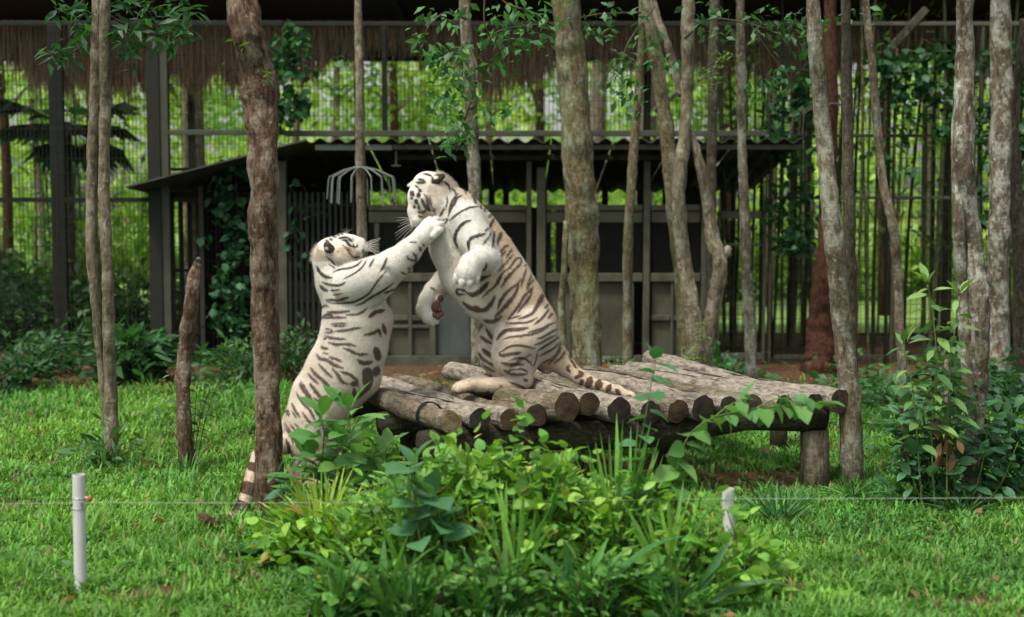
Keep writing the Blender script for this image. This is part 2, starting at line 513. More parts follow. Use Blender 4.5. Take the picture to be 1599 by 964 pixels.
# left hip of the roof, falling towards the fence post
hp = MB()
p0, p1 = P(478.5, 217, 18.7), P(196, 291, 18.9)
p2, p3 = Vector((p1.x, 22.5, p1.z - .2)), Vector((p0.x, 22.6, p0.z - .63))
dn = Vector((0, 0, -.022))
hp.add([p0, p1, p2, p3, p0 + dn, p1 + dn, p2 + dn, p3 + dn], [(0, 1, 2, 3), (7, 6, 5, 4), (0, 4, 5, 1), (1, 5, 6, 2), (2, 6, 7, 3), (3, 7, 4, 0)])
hp.build("hip_sheet", MAT['roof_metal'], sh)
ppart(sh, "fascia", 492, 226, 612, 235, 18.72, .05, 'steel_pale'); ppart(sh, "fascia", 613, 226, 1252, 234, 18.72, .05, 'steel_grey')
ppart(sh, "roof_beam", 620, 241, 1115, 250, 19.35, .1, 'frame_wood')
ppart(sh, "hanger", 617, 236, 620, 258, 18.75, .03, 'steel_grey'); ppart(sh, "hanger", 611, 258, 626, 260.5, 18.73, .06, 'steel_grey')
for x0, x1 in ((436, 446), (735, 744), (838, 852), (822, 830), (1004, 1016), (1094, 1104)):
    ppart(sh, "post", x0, 252 if x0 != 838 else 262, x1, 576, YS, .14, 'frame_wood')
def between(segs, name, y0, y1, Y, dep, mat):
    for x0, x1 in segs: ppart(sh, name, x0, y0, x1, y1, Y, dep, mat)
SEG = ((576, 734.5), (744.5, 821.5), (852.5, 1003.5), (1016.5, 1093.5))
between(SEG, "top_rail", 320, 329, YS + .02, .10, 'frame_wood')
between(SEG, "header_board", 330, 348, YS + .05, .05, 'panel')
between(SEG, "sill_rail", 427, 440, YS + .01, .11, 'frame_wood')
between(SEG, "plinth", 556, 578, YS + .02, .12, 'frame_wood')
# chain link in the window bays
for x0, x1 in SEG:
    a, b = P(x0, 427, YS), P(x1, 349, YS)
    mb = MB(); w, h = b.x - a.x, b.z - a.z
    s = .045
    for sg in (1, -1):
        k = -h
        while k < w:
            xa, xb = max(k, 0), min(k + h, w)
            za, zb = (xa - k), (xb - k)
            if sg < 0: za, zb = h - za, h - zb
            mb.beam((a.x + xa, YS + .07 + sg * .004, a.z + za), (a.x + xb, YS + .07 + sg * .004, a.z + zb), .005, .005)
            k += s
    mb.build("chain_link", MAT['chain'], sh, kind="stuff")
between(((585, 592), (640, 645), (690, 694)), "mullion", 349, 426, YS + .03, .05, 'frame_wood')
# lower wall: sheet panels set back behind battens
for x0, x1, m in ((447, 596, 'inside'), (600.5, 672, 'panel'), (680, 734, 'panel_teal'), (745, 821, 'panel'), (853, 934, 'panel'), (934.5, 985, 'panel'), (1017, 1093, 'panel')):  # the first is a dark sheet standing in for the shaded interior behind bars
    ppart(sh, "wall_panel", x0, 440.5, x1, 555, YS + .09, .03, m)
between(((570, 575.5), (597, 604), (638, 643), (671, 680), (984, 990), (1047, 1052)), "batten", 440.5, 555.5, YS + .03, .055, 'frame_wood')
between(((604.5, 637.5), (643.5, 670.5), (1017, 1046.5), (1052.5, 1093)), "cross_batten", 493, 501, YS + .035, .05, 'frame_wood')
between(((604.5, 637.5), (643.5, 670.5)), "cross_batten", 508, 513, YS + .035, .05, 'frame_wood')
# inside
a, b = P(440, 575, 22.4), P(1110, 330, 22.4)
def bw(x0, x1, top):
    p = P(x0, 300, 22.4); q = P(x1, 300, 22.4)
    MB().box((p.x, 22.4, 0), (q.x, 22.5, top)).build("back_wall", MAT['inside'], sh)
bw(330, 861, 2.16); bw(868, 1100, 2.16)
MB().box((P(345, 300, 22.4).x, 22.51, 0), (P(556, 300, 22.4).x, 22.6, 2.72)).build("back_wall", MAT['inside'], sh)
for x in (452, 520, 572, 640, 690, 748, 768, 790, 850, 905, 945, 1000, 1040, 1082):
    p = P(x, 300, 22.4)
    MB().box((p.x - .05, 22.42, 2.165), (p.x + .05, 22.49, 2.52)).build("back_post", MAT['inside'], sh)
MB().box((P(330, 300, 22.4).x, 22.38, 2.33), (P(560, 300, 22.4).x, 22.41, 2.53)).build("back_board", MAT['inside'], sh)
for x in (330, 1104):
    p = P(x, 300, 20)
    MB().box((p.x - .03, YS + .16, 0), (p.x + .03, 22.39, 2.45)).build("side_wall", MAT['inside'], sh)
for x in range(452, 568, 9): ppart(sh, "cage_bar", x, 300, x + 2.2, 574, YS + .02, .025, 'steel_dark')
for y in (318, 400, 470, 530): ppart(sh, "cage_rail", 447, y, 569, y + 4, YS + .05, .03, 'steel_dark')
# cage bay at the left under the hip roof
for i, x in enumerate(range(268, 436, 14)): ppart(sh, "cage_bar", x, 300, x + 3, 574, 19.75, .03, 'steel_dark')
for y in (262, 300, 420, 520): ppart(sh, "cage_rail", 266, y, 436, y + 5, 19.72, .03, 'steel_dark')
sp_ = empty("cut_stump", "tall sawn-off grey-brown stump beyond the fence behind the leaning stump", "stump", (P(311, 560, 20.4).x, 20.4, 0))
q_ = P(311, 306, 20.4)
MB().tube([(q_.x, 20.4, -.05), (q_.x + .02, 20.4, 1.0), (q_.x, 20.4, q_.z)], [.15, .125, .12], 14, True, .15, 4).build("trunk", MAT['bark_pale'], sp_, smooth=True)
# pavilion roof behind the fence
pv = empty("thatched_pavilion", "dark thatched pavilion roof with ragged brown fringe behind the fence", "pavilion", (0, 21.0, 0))
xl, xr = P(-700, 30, 22).x, P(2300, 30, 22).x
rb = MB()
rb.add([(xl, 19.55, 5.25), (xr, 19.55, 5.25), (xr, 23.6, 4.72), (xl, 23.6, 4.72), (xl, 19.55, 5.5), (xr, 19.55, 5.5), (xr, 23.6, 4.95), (xl, 23.6, 4.95)],
       [(3, 2, 1, 0), (4, 5, 6, 7), (0, 1, 5, 4), (1, 2, 6, 5), (2, 3, 7, 6), (3, 0, 4, 7)])
rb.build("roof", MAT['thatch_dark'], pv)
MB().box((xl, 23.3, 4.55), (xr, 23.42, 4.70)).build("eave_beam", MAT['steel_dark'], pv)
for x in np.arange(-300, 1900, 230):
    p = P(x, 60, 21)
    MB().beam((p.x, 19.7, 5.17), (p.x + .1, 21.3, 4.95), .08, .1).build("rafter", MAT['steel_dark'], pv)
MB().beam(P(1388, 78, 19.45), P(1446, 14, 19.45), .09, .09).build("brace", MAT['frame_wood'], pv)
for x in (-180, 300, 560, 1010, 1240, 1480, 1700):
    p = P(x, 300, 23.2)
    MB().box((p.x - .06, 23.2, 0), (p.x + .06, 23.29, 4.54)).build("pole", MAT['frame_wood'], pv)
nf = 21000
fx = RNG.uniform(xl, xr, nf)
bunch = vnoise(fx, fx * 0, 1.1, 31) * .75 + vnoise(fx, fx * 0, .3, 32) * .35
ln = np.clip(-.02 + 1.15 * bunch + RNG.normal(0, .15, nf), .12, 1.35)
fy = 21.6 + RNG.normal(0, .09, nf)
sw = RNG.normal(0, .05, nf)
hw = RNG.uniform(.004, .011, nf)
zt = np.full(nf, 4.97)
co = np.stack([np.stack([fx - hw, fy, zt], 1), np.stack([fx + hw, fy, zt], 1), np.stack([fx + sw + hw * .6, fy - .04, zt - ln], 1), np.stack([fx + sw - hw * .6, fy - .04, zt - ln], 1)], 1).reshape(-1, 3)
tc_ = np.array((.32, .21, .12)) * RNG.uniform(.5, 1.35, (nf, 1))
fm = np_mesh("thatch_fringe", co - np.array((0, 21.0, 0)), quads=np.arange(nf * 4).reshape(-1, 4), col=np.repeat(tc_, 4, 0))
link("thatch_fringe", fm, MAT['thatch'], pv)["kind"] = "stuff"
# ------------------------------------------------------------------ leaves
def leaf_template(kind, rows=4):
    """unit leaf along +Y from its stalk, face up (+Z): 3 vertices across"""
    v, t = [], []
    for i in range(rows + 1):
        u = i / rows
        if kind == 'heart': w = .50 * (math.sin(math.pi * min(1, u * .86 + .12)) ** .8) * (1.25 - .75 * u); y = u * 1.0 - (.10 if i == 0 else 0)
        elif kind == 'oval': w = .27 * math.sin(math.pi * (u * .94 + .03)) ** .85; y = u
        elif kind == 'lance': w = .15 * math.sin(math.pi * (u ** .85 * .96 + .02)) ** .9; y = u
        else: w = .045 * (1 - u ** 3) + .004; y = u
        if i == rows: w = .006
        fold = .22 if kind != 'strap' else .5
        droop = -.22 * u * u if kind != 'strap' else 0
        v += [(-w, y, droop + fold * w), (0, y, droop), (w, y, droop + fold * w)]
    q = []
    for i in range(rows):
        k = i * 3
        q += [(k, k + 1, k + 4, k + 3), (k + 1, k + 2, k + 5, k + 4)]
    return np.array(v), np.array(q)
LEAF = {k: leaf_template(k) for k in ('heart', 'oval', 'lance')}
LEAFLO = {k: leaf_template(k, 2) for k in ('heart', 'oval', 'lance')}
LMESH = {}
for k, (v, q) in LEAF.items():
    me = np_mesh("leaf_" + k, v, quads=q, smooth=True)
    me.materials.append(MAT['leaf_obj'])
    LMESH[k] = me
def basis(d, roll=0.0, up=None):
    """rotations (n,3,3) whose Y is d and whose Z leans to up; numpy"""
    d = d / (np.linalg.norm(d, axis=1, keepdims=True) + 1e-9)
    upv = np.array([0, 0, 1.0]) if up is None else up
    x = np.cross(d, np.broadcast_to(upv, d.shape)); nx = np.linalg.norm(x, axis=1, keepdims=True)
    x = np.where(nx < 1e-3, np.array([1.0, 0, 0]), x / (nx + 1e-9))
    z = np.cross(x, d)
    r = np.asarray(roll)
    r = np.broadcast_to(r, (len(d),))[:, None]
    x2 = x * np.cos(r) + z * np.sin(r); z2 = np.cross(x2, d)
    return np.stack([x2, d, z2], -1)
def foliage(name, root, pos, dirs, size, cols, kind='oval', roll=.5, lo=True, mat='leaf', stuff=True):
    v, q = (LEAFLO if lo else LEAF)[kind]
    pos, dirs = np.asarray(pos, float), np.asarray(dirs, float)
    n = len(pos)
    Rm = basis(dirs, RNG.normal(0, roll, n))
    sz = np.broadcast_to(np.asarray(size, float), (n,))
    co = np.einsum('nij,kj->nki', Rm, v) * sz[:, None, None] + pos[:, None, :]
    qq = (q[None] + (np.arange(n) * len(v))[:, None, None]).reshape(-1, 4)
    off = np.array(root.location) if root is not None else 0
    me = np_mesh(name, co.reshape(-1, 3) - off, quads=qq, col=np.repeat(np.asarray(cols), len(v), 0), smooth=True)
    o = link(name, me, MAT[mat], root)
    if stuff: o["kind"] = "stuff"
    return o
def greens(n, a, b, var=.2):
    t = RNG.random((n, 1))
    return (np.array(a) * (1 - t) + np.array(b) * t) * RNG.uniform(1 - var, 1 + var, (n, 1))
DKG, MDG, YLG = (.022, .075, .026), (.045, .15, .03), (.15, .27, .03)
BLG = (.04, .125, .062)

# ------------------------------------------------------------------ trunks
def trunk_tube(pts, Y, extend=True, seed=0, wob=.14, n=12, flare=1.25, dyj=.05):
    q = [tuple(p) for p in pts]
    if extend and q[0][1] <= 6:
        (x0, y0, w0), (x1, y1, w1) = q[0], q[1]
        s = -260 / max(y1 - y0, 30)
        q = [(x0 + (x1 - x0) * s * .6, y0 - 260, w0 * .85)] + q
    S = spline(q, 9)
    co, rad = [], []
    ph = random.random() * 9
    for i, (x, y, w) in enumerate(S):
        w = w * (1 + .07 * math.sin(i * .9 + ph) * math.sin(i * .37 + ph * 2))
        co.append(P(x, y, Y + dyj * math.sin(i * .23 + ph)))
        r = M(w, Y) / 2
        u = i / (len(S) - 1)
        if u > .93 and flare > 1: r *= 1 + (flare - 1) * ((u - .93) / .07) ** 1.5
        rad.append(r)
    return MB().tube(co, rad, n, True, wob, seed)
TREES = {}
def tree(key, name, label, stems, Y, mat, group="trunks in the enclosure", wob=.2, flare=1.5, cat="tree", n=12, extend=True):
    base = stems[0][-1]
    b = P(base[0], base[1], Y)
    t = empty(name, label, cat, (b.x, Y, max(b.z, 0) if b.z > .3 else 0), group)
    for i, st in enumerate(stems):
        st = list(st)
        if i == 0 and b.z > -.3:
            yg = YHOR + (CAMZ + .08) * F / Y       # carry the stem down into the soil
            if st[-1][1] < yg - 3: st.append((st[-1][0], yg, st[-1][2]))
        trunk_tube(st, Y + i * .04, extend, len(TREES) + i * .5 + 1, wob, n, flare if i == 0 else 1.0).build("trunk" if i == 0 else "stem", MAT[mat], t, smooth=True)
    TREES[key] = (t, Y)
    return t
def branch(t, pts, Y, mat='stem_brown', name="branch"):
    S = spline([tuple(p) + (0,) * (4 - len(p)) for p in pts], 5)
    MB().tube([P(p[0], p[1], Y + (p[3] if len(p) > 3 else 0)) for p in S], [max(M(p[2], Y) / 2, .002) for p in S], 6).build(name, MAT[mat], t, smooth=True)
def clusters(t, spots, Y, size, cols, kind='oval', per=9, spread=.12, down=.35, name="foliage", lo=True):
    """leafy twig ends: leaves fanned about each spot (px, py)"""
    pos, dr, cc = [], [], []
    for s in spots:
        c = P(s[0], s[1], Y + (s[2] if len(s) > 2 else random.uniform(-.2, .2)))
        k = int(per * random.uniform(.7, 1.3))
        for i in range(k):
            a = random.uniform(0, 2 * math.pi)
            d = Vector((math.cos(a), math.sin(a) * .8, random.uniform(-1.0, .5) - down + .2)).normalized()
            pos.append(c + Vector((random.gauss(0, 1), random.gauss(0, 1), random.gauss(0, .7))) * spread * .5)
            dr.append(d)
    n = len(pos)
    return foliage(name, t, pos, dr, size * RNG.uniform(.65, 1.2, n), greens(n, *cols), kind, .6, lo)

tree('twin', "slender_tree", "pair of slim pale grey-brown trunks rising from one base in the left grass",
     [[(164, 0, 17), (164, 150, 18), (162, 300, 17), (168, 430, 18), (171, 560, 20), (174, 660, 22), (174, 727, 24)],
      [(152, 0, 16), (149, 120, 17), (144, 260, 18), (143, 380, 19), (150, 470, 17), (160, 580, 14), (166, 660, 10)]], 11.95, 'bark_pale')
tt = tree('dead', "dead_tree", "thick brown broken-topped trunk with flaking bark in front of the left tiger",
     [[(374, -2, 42), (382, 40, 50), (396, 90, 52), (407, 150, 51), (412, 250, 47), (413, 400, 44), (416, 550, 40), (420, 700, 42), (422, 800, 50), (424, 828, 58)]], 9.75, 'bark_brown', wob=.2, n=18, flare=1.15, extend=False)
branch(tt, [(398, 0, 8), (402, 20, 12), (401, 60, 12), (404, 100, 8)], 9.7, 'bark_brown', "stub")
for (x0, y0, x1, y1, w) in ((418, 800, 385, 838, 16), (428, 802, 452, 836, 16), (424, 805, 424, 846, 15), (412, 815, 368, 842, 11)):
    branch(tt, [(x0, y0, w), ((x0 + x1) / 2, (y0 + y1) / 2 + 1, w * .9), (x1, y1 + 2, w * .4)], 9.68, 'bark_brown', "root")
branch(tt, [(428, 110, 3), (432, 150, 2.5), (426, 175, 2), (408, 192, 1.5)], 9.62, 'stem_brown', "twig")
clusters(tt, [(424, 118, -.12), (428, 135, -.12), (372, 78, -.1), (366, 72, -.1)], 9.7, .09, (YLG, MDG, .2), 'lance', 4, .04, -.6, "sprout")
tree('stump', "leaning_stump", "leaning weathered stump with pointed top in the left grass",
     [[(310, 404, 7), (306, 420, 16), (300, 460, 22), (293, 520, 24), (286, 590, 23), (287, 660, 22), (293, 738, 26)]], 11.6, 'bark_brown', wob=.24, n=14, cat="stump")
t4 = tree('guarded', "slender_tree", "thin pale trunk rising behind the left tiger, ringed by a metal spike guard",
     [[(559, 0, 12), (562, 130, 14), (563, 270, 15), (565, 380, 17), (566, 480, 18), (566, 600, 20)]], 16.5, 'bark_pale')
tree('mid', "slender_tree", "slim mottled trunk rising straight behind the standing tiger's neck",
     [[(726, 0, 17), (732, 110, 18), (737, 200, 19), (741, 290, 20), (744, 420, 20), (746, 610, 21)]], 16.0, 'bark_grey')
tree('big', "large_tree", "thickest trunk, pale lichen-blotched, just right of the standing tiger",
     [[(884, 0, 40), (893, 100, 45), (900, 200, 47), (906, 300, 48), (911, 400, 50), (914, 500, 50), (915, 625, 55)]], 16.0, 'bark_olive', n=18)
tree('side', "sapling", "thin greenish sapling tight against the left of the thickest trunk",
     [[(884, 345, 9), (881, 420, 10), (877, 480, 12), (880, 560, 12), (880, 618, 13)]], 15.8, 'bark_olive', n=8)
tree('thin7', "slender_tree", "thin greenish trunk leaning slightly, right of the thickest trunk",
     [[(1004, 0, 12), (1000, 110, 13), (991, 220, 14), (983, 330, 15), (980, 430, 15), (981, 590, 16)]], 17.4, 'bark_olive')
tree('twist', "forked_tree", "crooked pale forked trunk with peeling bark left of the timber gate",
     [[(1075, 0, 20), (1074, 70, 20), (1073, 150, 19), (1068, 220, 20), (1060, 300, 22), (1066, 390, 24), (1078, 470, 26), (1090, 545, 36), (1094, 590, 46)],
      [(1020, 0, 11), (1035, 50, 12), (1050, 95, 13), (1066, 150, 14)],
      [(1079, 205, 9), (1090, 245, 15), (1102, 300, 18), (1112, 370, 22), (1124, 410, 24), (1118, 460, 24), (1103, 520, 26), (1096, 560, 28)],
      [(1137, 388, 12), (1130, 400, 16), (1124, 414, 16)]], 15.6, 'bark_pale')
tree('back8', "slender_tree", "dark mossy leaning trunk behind the crooked forked tree",
     [[(1012, 0, 19), (1026, 100, 21), (1040, 200, 23), (1052, 320, 24), (1064, 430, 24), (1076, 610, 26)]], 17.2, 'bark_olive')
tree('back9', "slender_tree", "straight dark trunk close right of the crooked forked tree",
     [[(1116, 0, 15), (1113, 120, 16), (1111, 260, 16), (1110, 400, 17), (1110, 596, 18)]], 17.8, 'bark_dark')
tree('ten', "slender_tree", "knobbly slim trunk standing in front of the timber gate",
     [[(1156, 0, 13), (1157, 140, 15), (1159, 240, 14), (1163, 330, 16), (1166, 430, 17), (1171, 510, 19), (1173, 612, 20)]], 16.4, 'bark_grey')
tree('plat', "slender_tree", "tall grey lichened trunk bound to the right end of the log platform",
     [[(1269, 0, 22), (1277, 110, 24), (1286, 210, 26), (1296, 310, 29), (1306, 420, 31), (1317, 520, 32), (1327, 630, 34), (1332, 772, 38)]], 10.95, 'bark_grey', n=14)
tree('plat2', "slender_tree", "straight rough dark-speckled trunk close behind the platform's right-hand trunk",
     [[(1321, 0, 15), (1322, 130, 17), (1324, 260, 18), (1327, 380, 18), (1330, 500, 18), (1333, 740, 18)]], 11.6, 'bark_dark')
tree('redback', "red_tree", "red-brown trunk with a broad flared base against the right fence",
     [[(1296, 0, 18), (1299, 150, 20), (1297, 260, 20), (1291, 350, 24), (1286, 430, 32), (1283, 500, 40), (1281, 560, 52), (1281, 578, 58)]], 18.6, 'bark_red', wob=.3, n=16, flare=1.3)
tree('lean14', "slender_tree", "thin pale crooked trunk leaning right, beyond the platform's right end",
     [[(1352, 0, 11), (1361, 90, 12), (1370, 200, 13), (1380, 290, 14), (1396, 360, 16), (1402, 430, 16), (1405, 520, 14), (1410, 600, 14), (1414, 680, 16), (1422, 738, 18)]], 11.75, 'bark_pale')
tree('right15', "forked_tree", "lichened trunk with rust-brown bark and a bulging fork at the right, among dark leaves",
     [[(1506, 0, 26), (1507, 90, 29), (1505, 190, 30), (1508, 290, 30), (1519, 380, 29), (1529, 470, 30), (1530, 560, 31), (1524, 650, 30), (1518, 730, 30), (1514, 795, 34)],
      [(1494, 130, 8), (1493, 220, 15), (1496, 320, 17), (1501, 420, 19), (1506, 500, 20), (1512, 600, 18), (1517, 680, 14)]], 10.35, 'bark_lichen', n=14)
tree('right16', "large_tree", "sturdy straight speckled trunk near the right edge of the picture",
     [[(1562, 0, 31), (1563, 150, 33), (1561, 300, 33), (1559, 430, 34), (1558, 540, 37), (1556, 618, 42)]], 16.2, 'bark_lichen', n=14)
tree('edge17', "slender_tree", "dark crooked trunk at the extreme right edge of the picture",
     [[(1597, 30, 10), (1592, 100, 14), (1584, 150, 17), (1583, 230, 18), (1589, 330, 20), (1592, 430, 21), (1594, 600, 24)]], 16.6, 'bark_dark')
tree('small18', "sapling", "short slim stem among the dark leaves left of the right forked trunk",
     [[(1478, 560, 8), (1480, 640, 10), (1484, 720, 12), (1482, 780, 13)]], 10.5, 'bark_pale', n=8)

# crowns that reach into the picture
t, Y = TREES['twin']
for pts in ([(164, 20, 5), (200, 40, 4), (250, 55, 3), (295, 60, 2)], [(160, 60, 4), (125, 75, 3), (95, 95, 2)], [(160, -30, 5), (120, 10, 4), (90, 20, 2)]):
    branch(t, pts, Y + .1)
clusters(t, [(x, y) for x, y in ((90,18),(108,8),(120,32),(132,52),(112,70),(84,84),(98,92),(190,20),(205,42),(225,30),(240,52),(262,40),(280,22),(300,14),(250,70),(225,70),(200,66),(270,62),(190,5),(230,5),(255,8),(285,50),(140,15),(205,85),(182,50))],
         Y + .15, .165, ((.02, .07, .035), (.05, .15, .05), .3), 'lance', 12, .10, .1)
t, Y = TREES['mid']
Yb = 12.6
for pts in ([(728, 30, 5, 2.6), (700, 20, 4, .4), (674, 35, 3), (660, 62, 2)], [(728, 60, 5, 2.8), (745, 110, 4, .6), (735, 160, 3), (715, 215, 2)], [(865, 38, 6, 2.8), (810, 42, 4, .3), (770, 55, 3), (745, 95, 2)],
            [(870, 45, 5, 2.8), (830, 20, 4), (790, 5, 3), (770, -20, 2)], [(757, -10, 3), (756, 30, 3), (760, 48, 2)]):
    branch(t, pts, Yb)
SP_ = [(668,25),(690,30),(706,36),(712,20),(664,78),(680,88),(692,76),(712,78),(728,76),(700,92),(745,70),(760,56),(776,58),(785,72),(800,70),(812,76),(790,92),(775,95),(680,98),(690,112),(720,104),(738,108),(704,128),(722,130),(745,120),(668,140),(672,160),(690,152),(706,160),(720,148),(700,180),(720,190),(735,172),(765,172),(782,168),(785,180),(708,200),(720,212),(700,226),(705,232),(750,32),(780,25),(800,18),(820,20),(835,28),(848,40),(845,62),(830,10),(815,52),(660,62)]
clusters(t, [(x, y) for x, y in SP_], Yb, .105, ((.04, .14, .05), (.11, .26, .08), .3), 'oval', 10, .13, .45)
t, Y = TREES['twist']
for pts in ([(1022, 10, 4, 2), (985, 60, 3, .5), (970, 95, 2)], [(1070, 60, 4, 2), (1110, 30, 3, .4), (1180, 40, 2), (1230, 60, 2)], [(1000, 20, 4, 1), (940, 22, 3), (905, 28, 2)], [(1160, 20, 3), (1200, 80, 2), (1235, 130, 1.5), (1225, 160, 1)]):
    branch(t, pts, 13.2)
clusters(t, [(x, y) for x, y in ((905,20),(918,34),(930,12),(945,30),(960,18),(935,48),(962,92),(950,100),(975,92),(958,118),(985,118),(992,130),(963,142),(970,150),(990,165),(1005,60),(1020,66),(1030,92),(1040,92),(1090,30),(1108,22),(1125,14),(1175,35),(1190,52),(1205,20),(1215,40),(1235,30),(1250,45),(1262,18),(1270,40),(1225,62),(1245,75),(1190,132),(1178,140),(1205,138),(1215,110),(1260,70),(1285,30),(1345,25),(1350,10),(1140,45),(1120,58),(1000,30),(880,40))],
         13.2, .10, ((.03, .10, .04), (.08, .20, .07), .35), 'oval', 9, .14, .4)
branch(t, [(1090, 115, 2), (1110, 100, 2), (1135, 85, 1.5)], 15.2)
clusters(t, [(1092, 118), (1105, 108), (1098, 130), (1112, 120), (1122, 96), (1132, 86), (1105, 138), (1140, 82)], 15.2, .07, (YLG, (.12, .26, .05), .2), 'lance', 14, .1, .1, "sprout")
clusters(t, [(1088, 520), (1096, 505), (1084, 540), (1100, 530), (1080, 558), (1098, 560), (1075, 548)], 15.2, .06, (YLG, (.14, .27, .05), .2), 'lance', 12, .08, -.2, "sprout")

# metal spike guards round two trunks
def guard(label, px, py, Y, rpx, nA, mat='steel_pale', th=.009):
    c = P(px, py, Y)
    g = empty("spike_guard", label, "tree guard", c, "spike guards on trunks")
    R0 = M(11, Y)
    ring = [c + Vector((math.cos(a), math.sin(a), 0)) * R0 for a in np.linspace(0, 2 * math.pi, 17)]
    MB().tube(ring, .014, 6).build("ring", MAT[mat], g)
    for i in range(nA):
        a = 2 * math.pi * (i + .3) / nA + random.uniform(-.08, .08)
        d = Vector((math.cos(a), math.sin(a), 0)); r1 = M(rpx, Y) * random.uniform(.88, 1.02)
        MB().tube([c + d * R0, c + d * r1 * .55 + Vector((0, 0, -.03)), c + d * r1 + Vector((0, 0, -.11)), c + d * r1 * 1.03 + Vector((0, 0, -.15)), c + d * r1 * 1.08 + Vector((0, 0, -.15 - random.uniform(.2, .3)))], th, 5).build("arm", MAT[mat], g)
guard("grey metal spike guard round the thin trunk above the left tiger", 563, 262, 16.5, 52, 14)
guard("faint metal spike guard high on the red-brown trunk", 1300, 163, 18.3, 62, 12, 'steel_grey', .007)
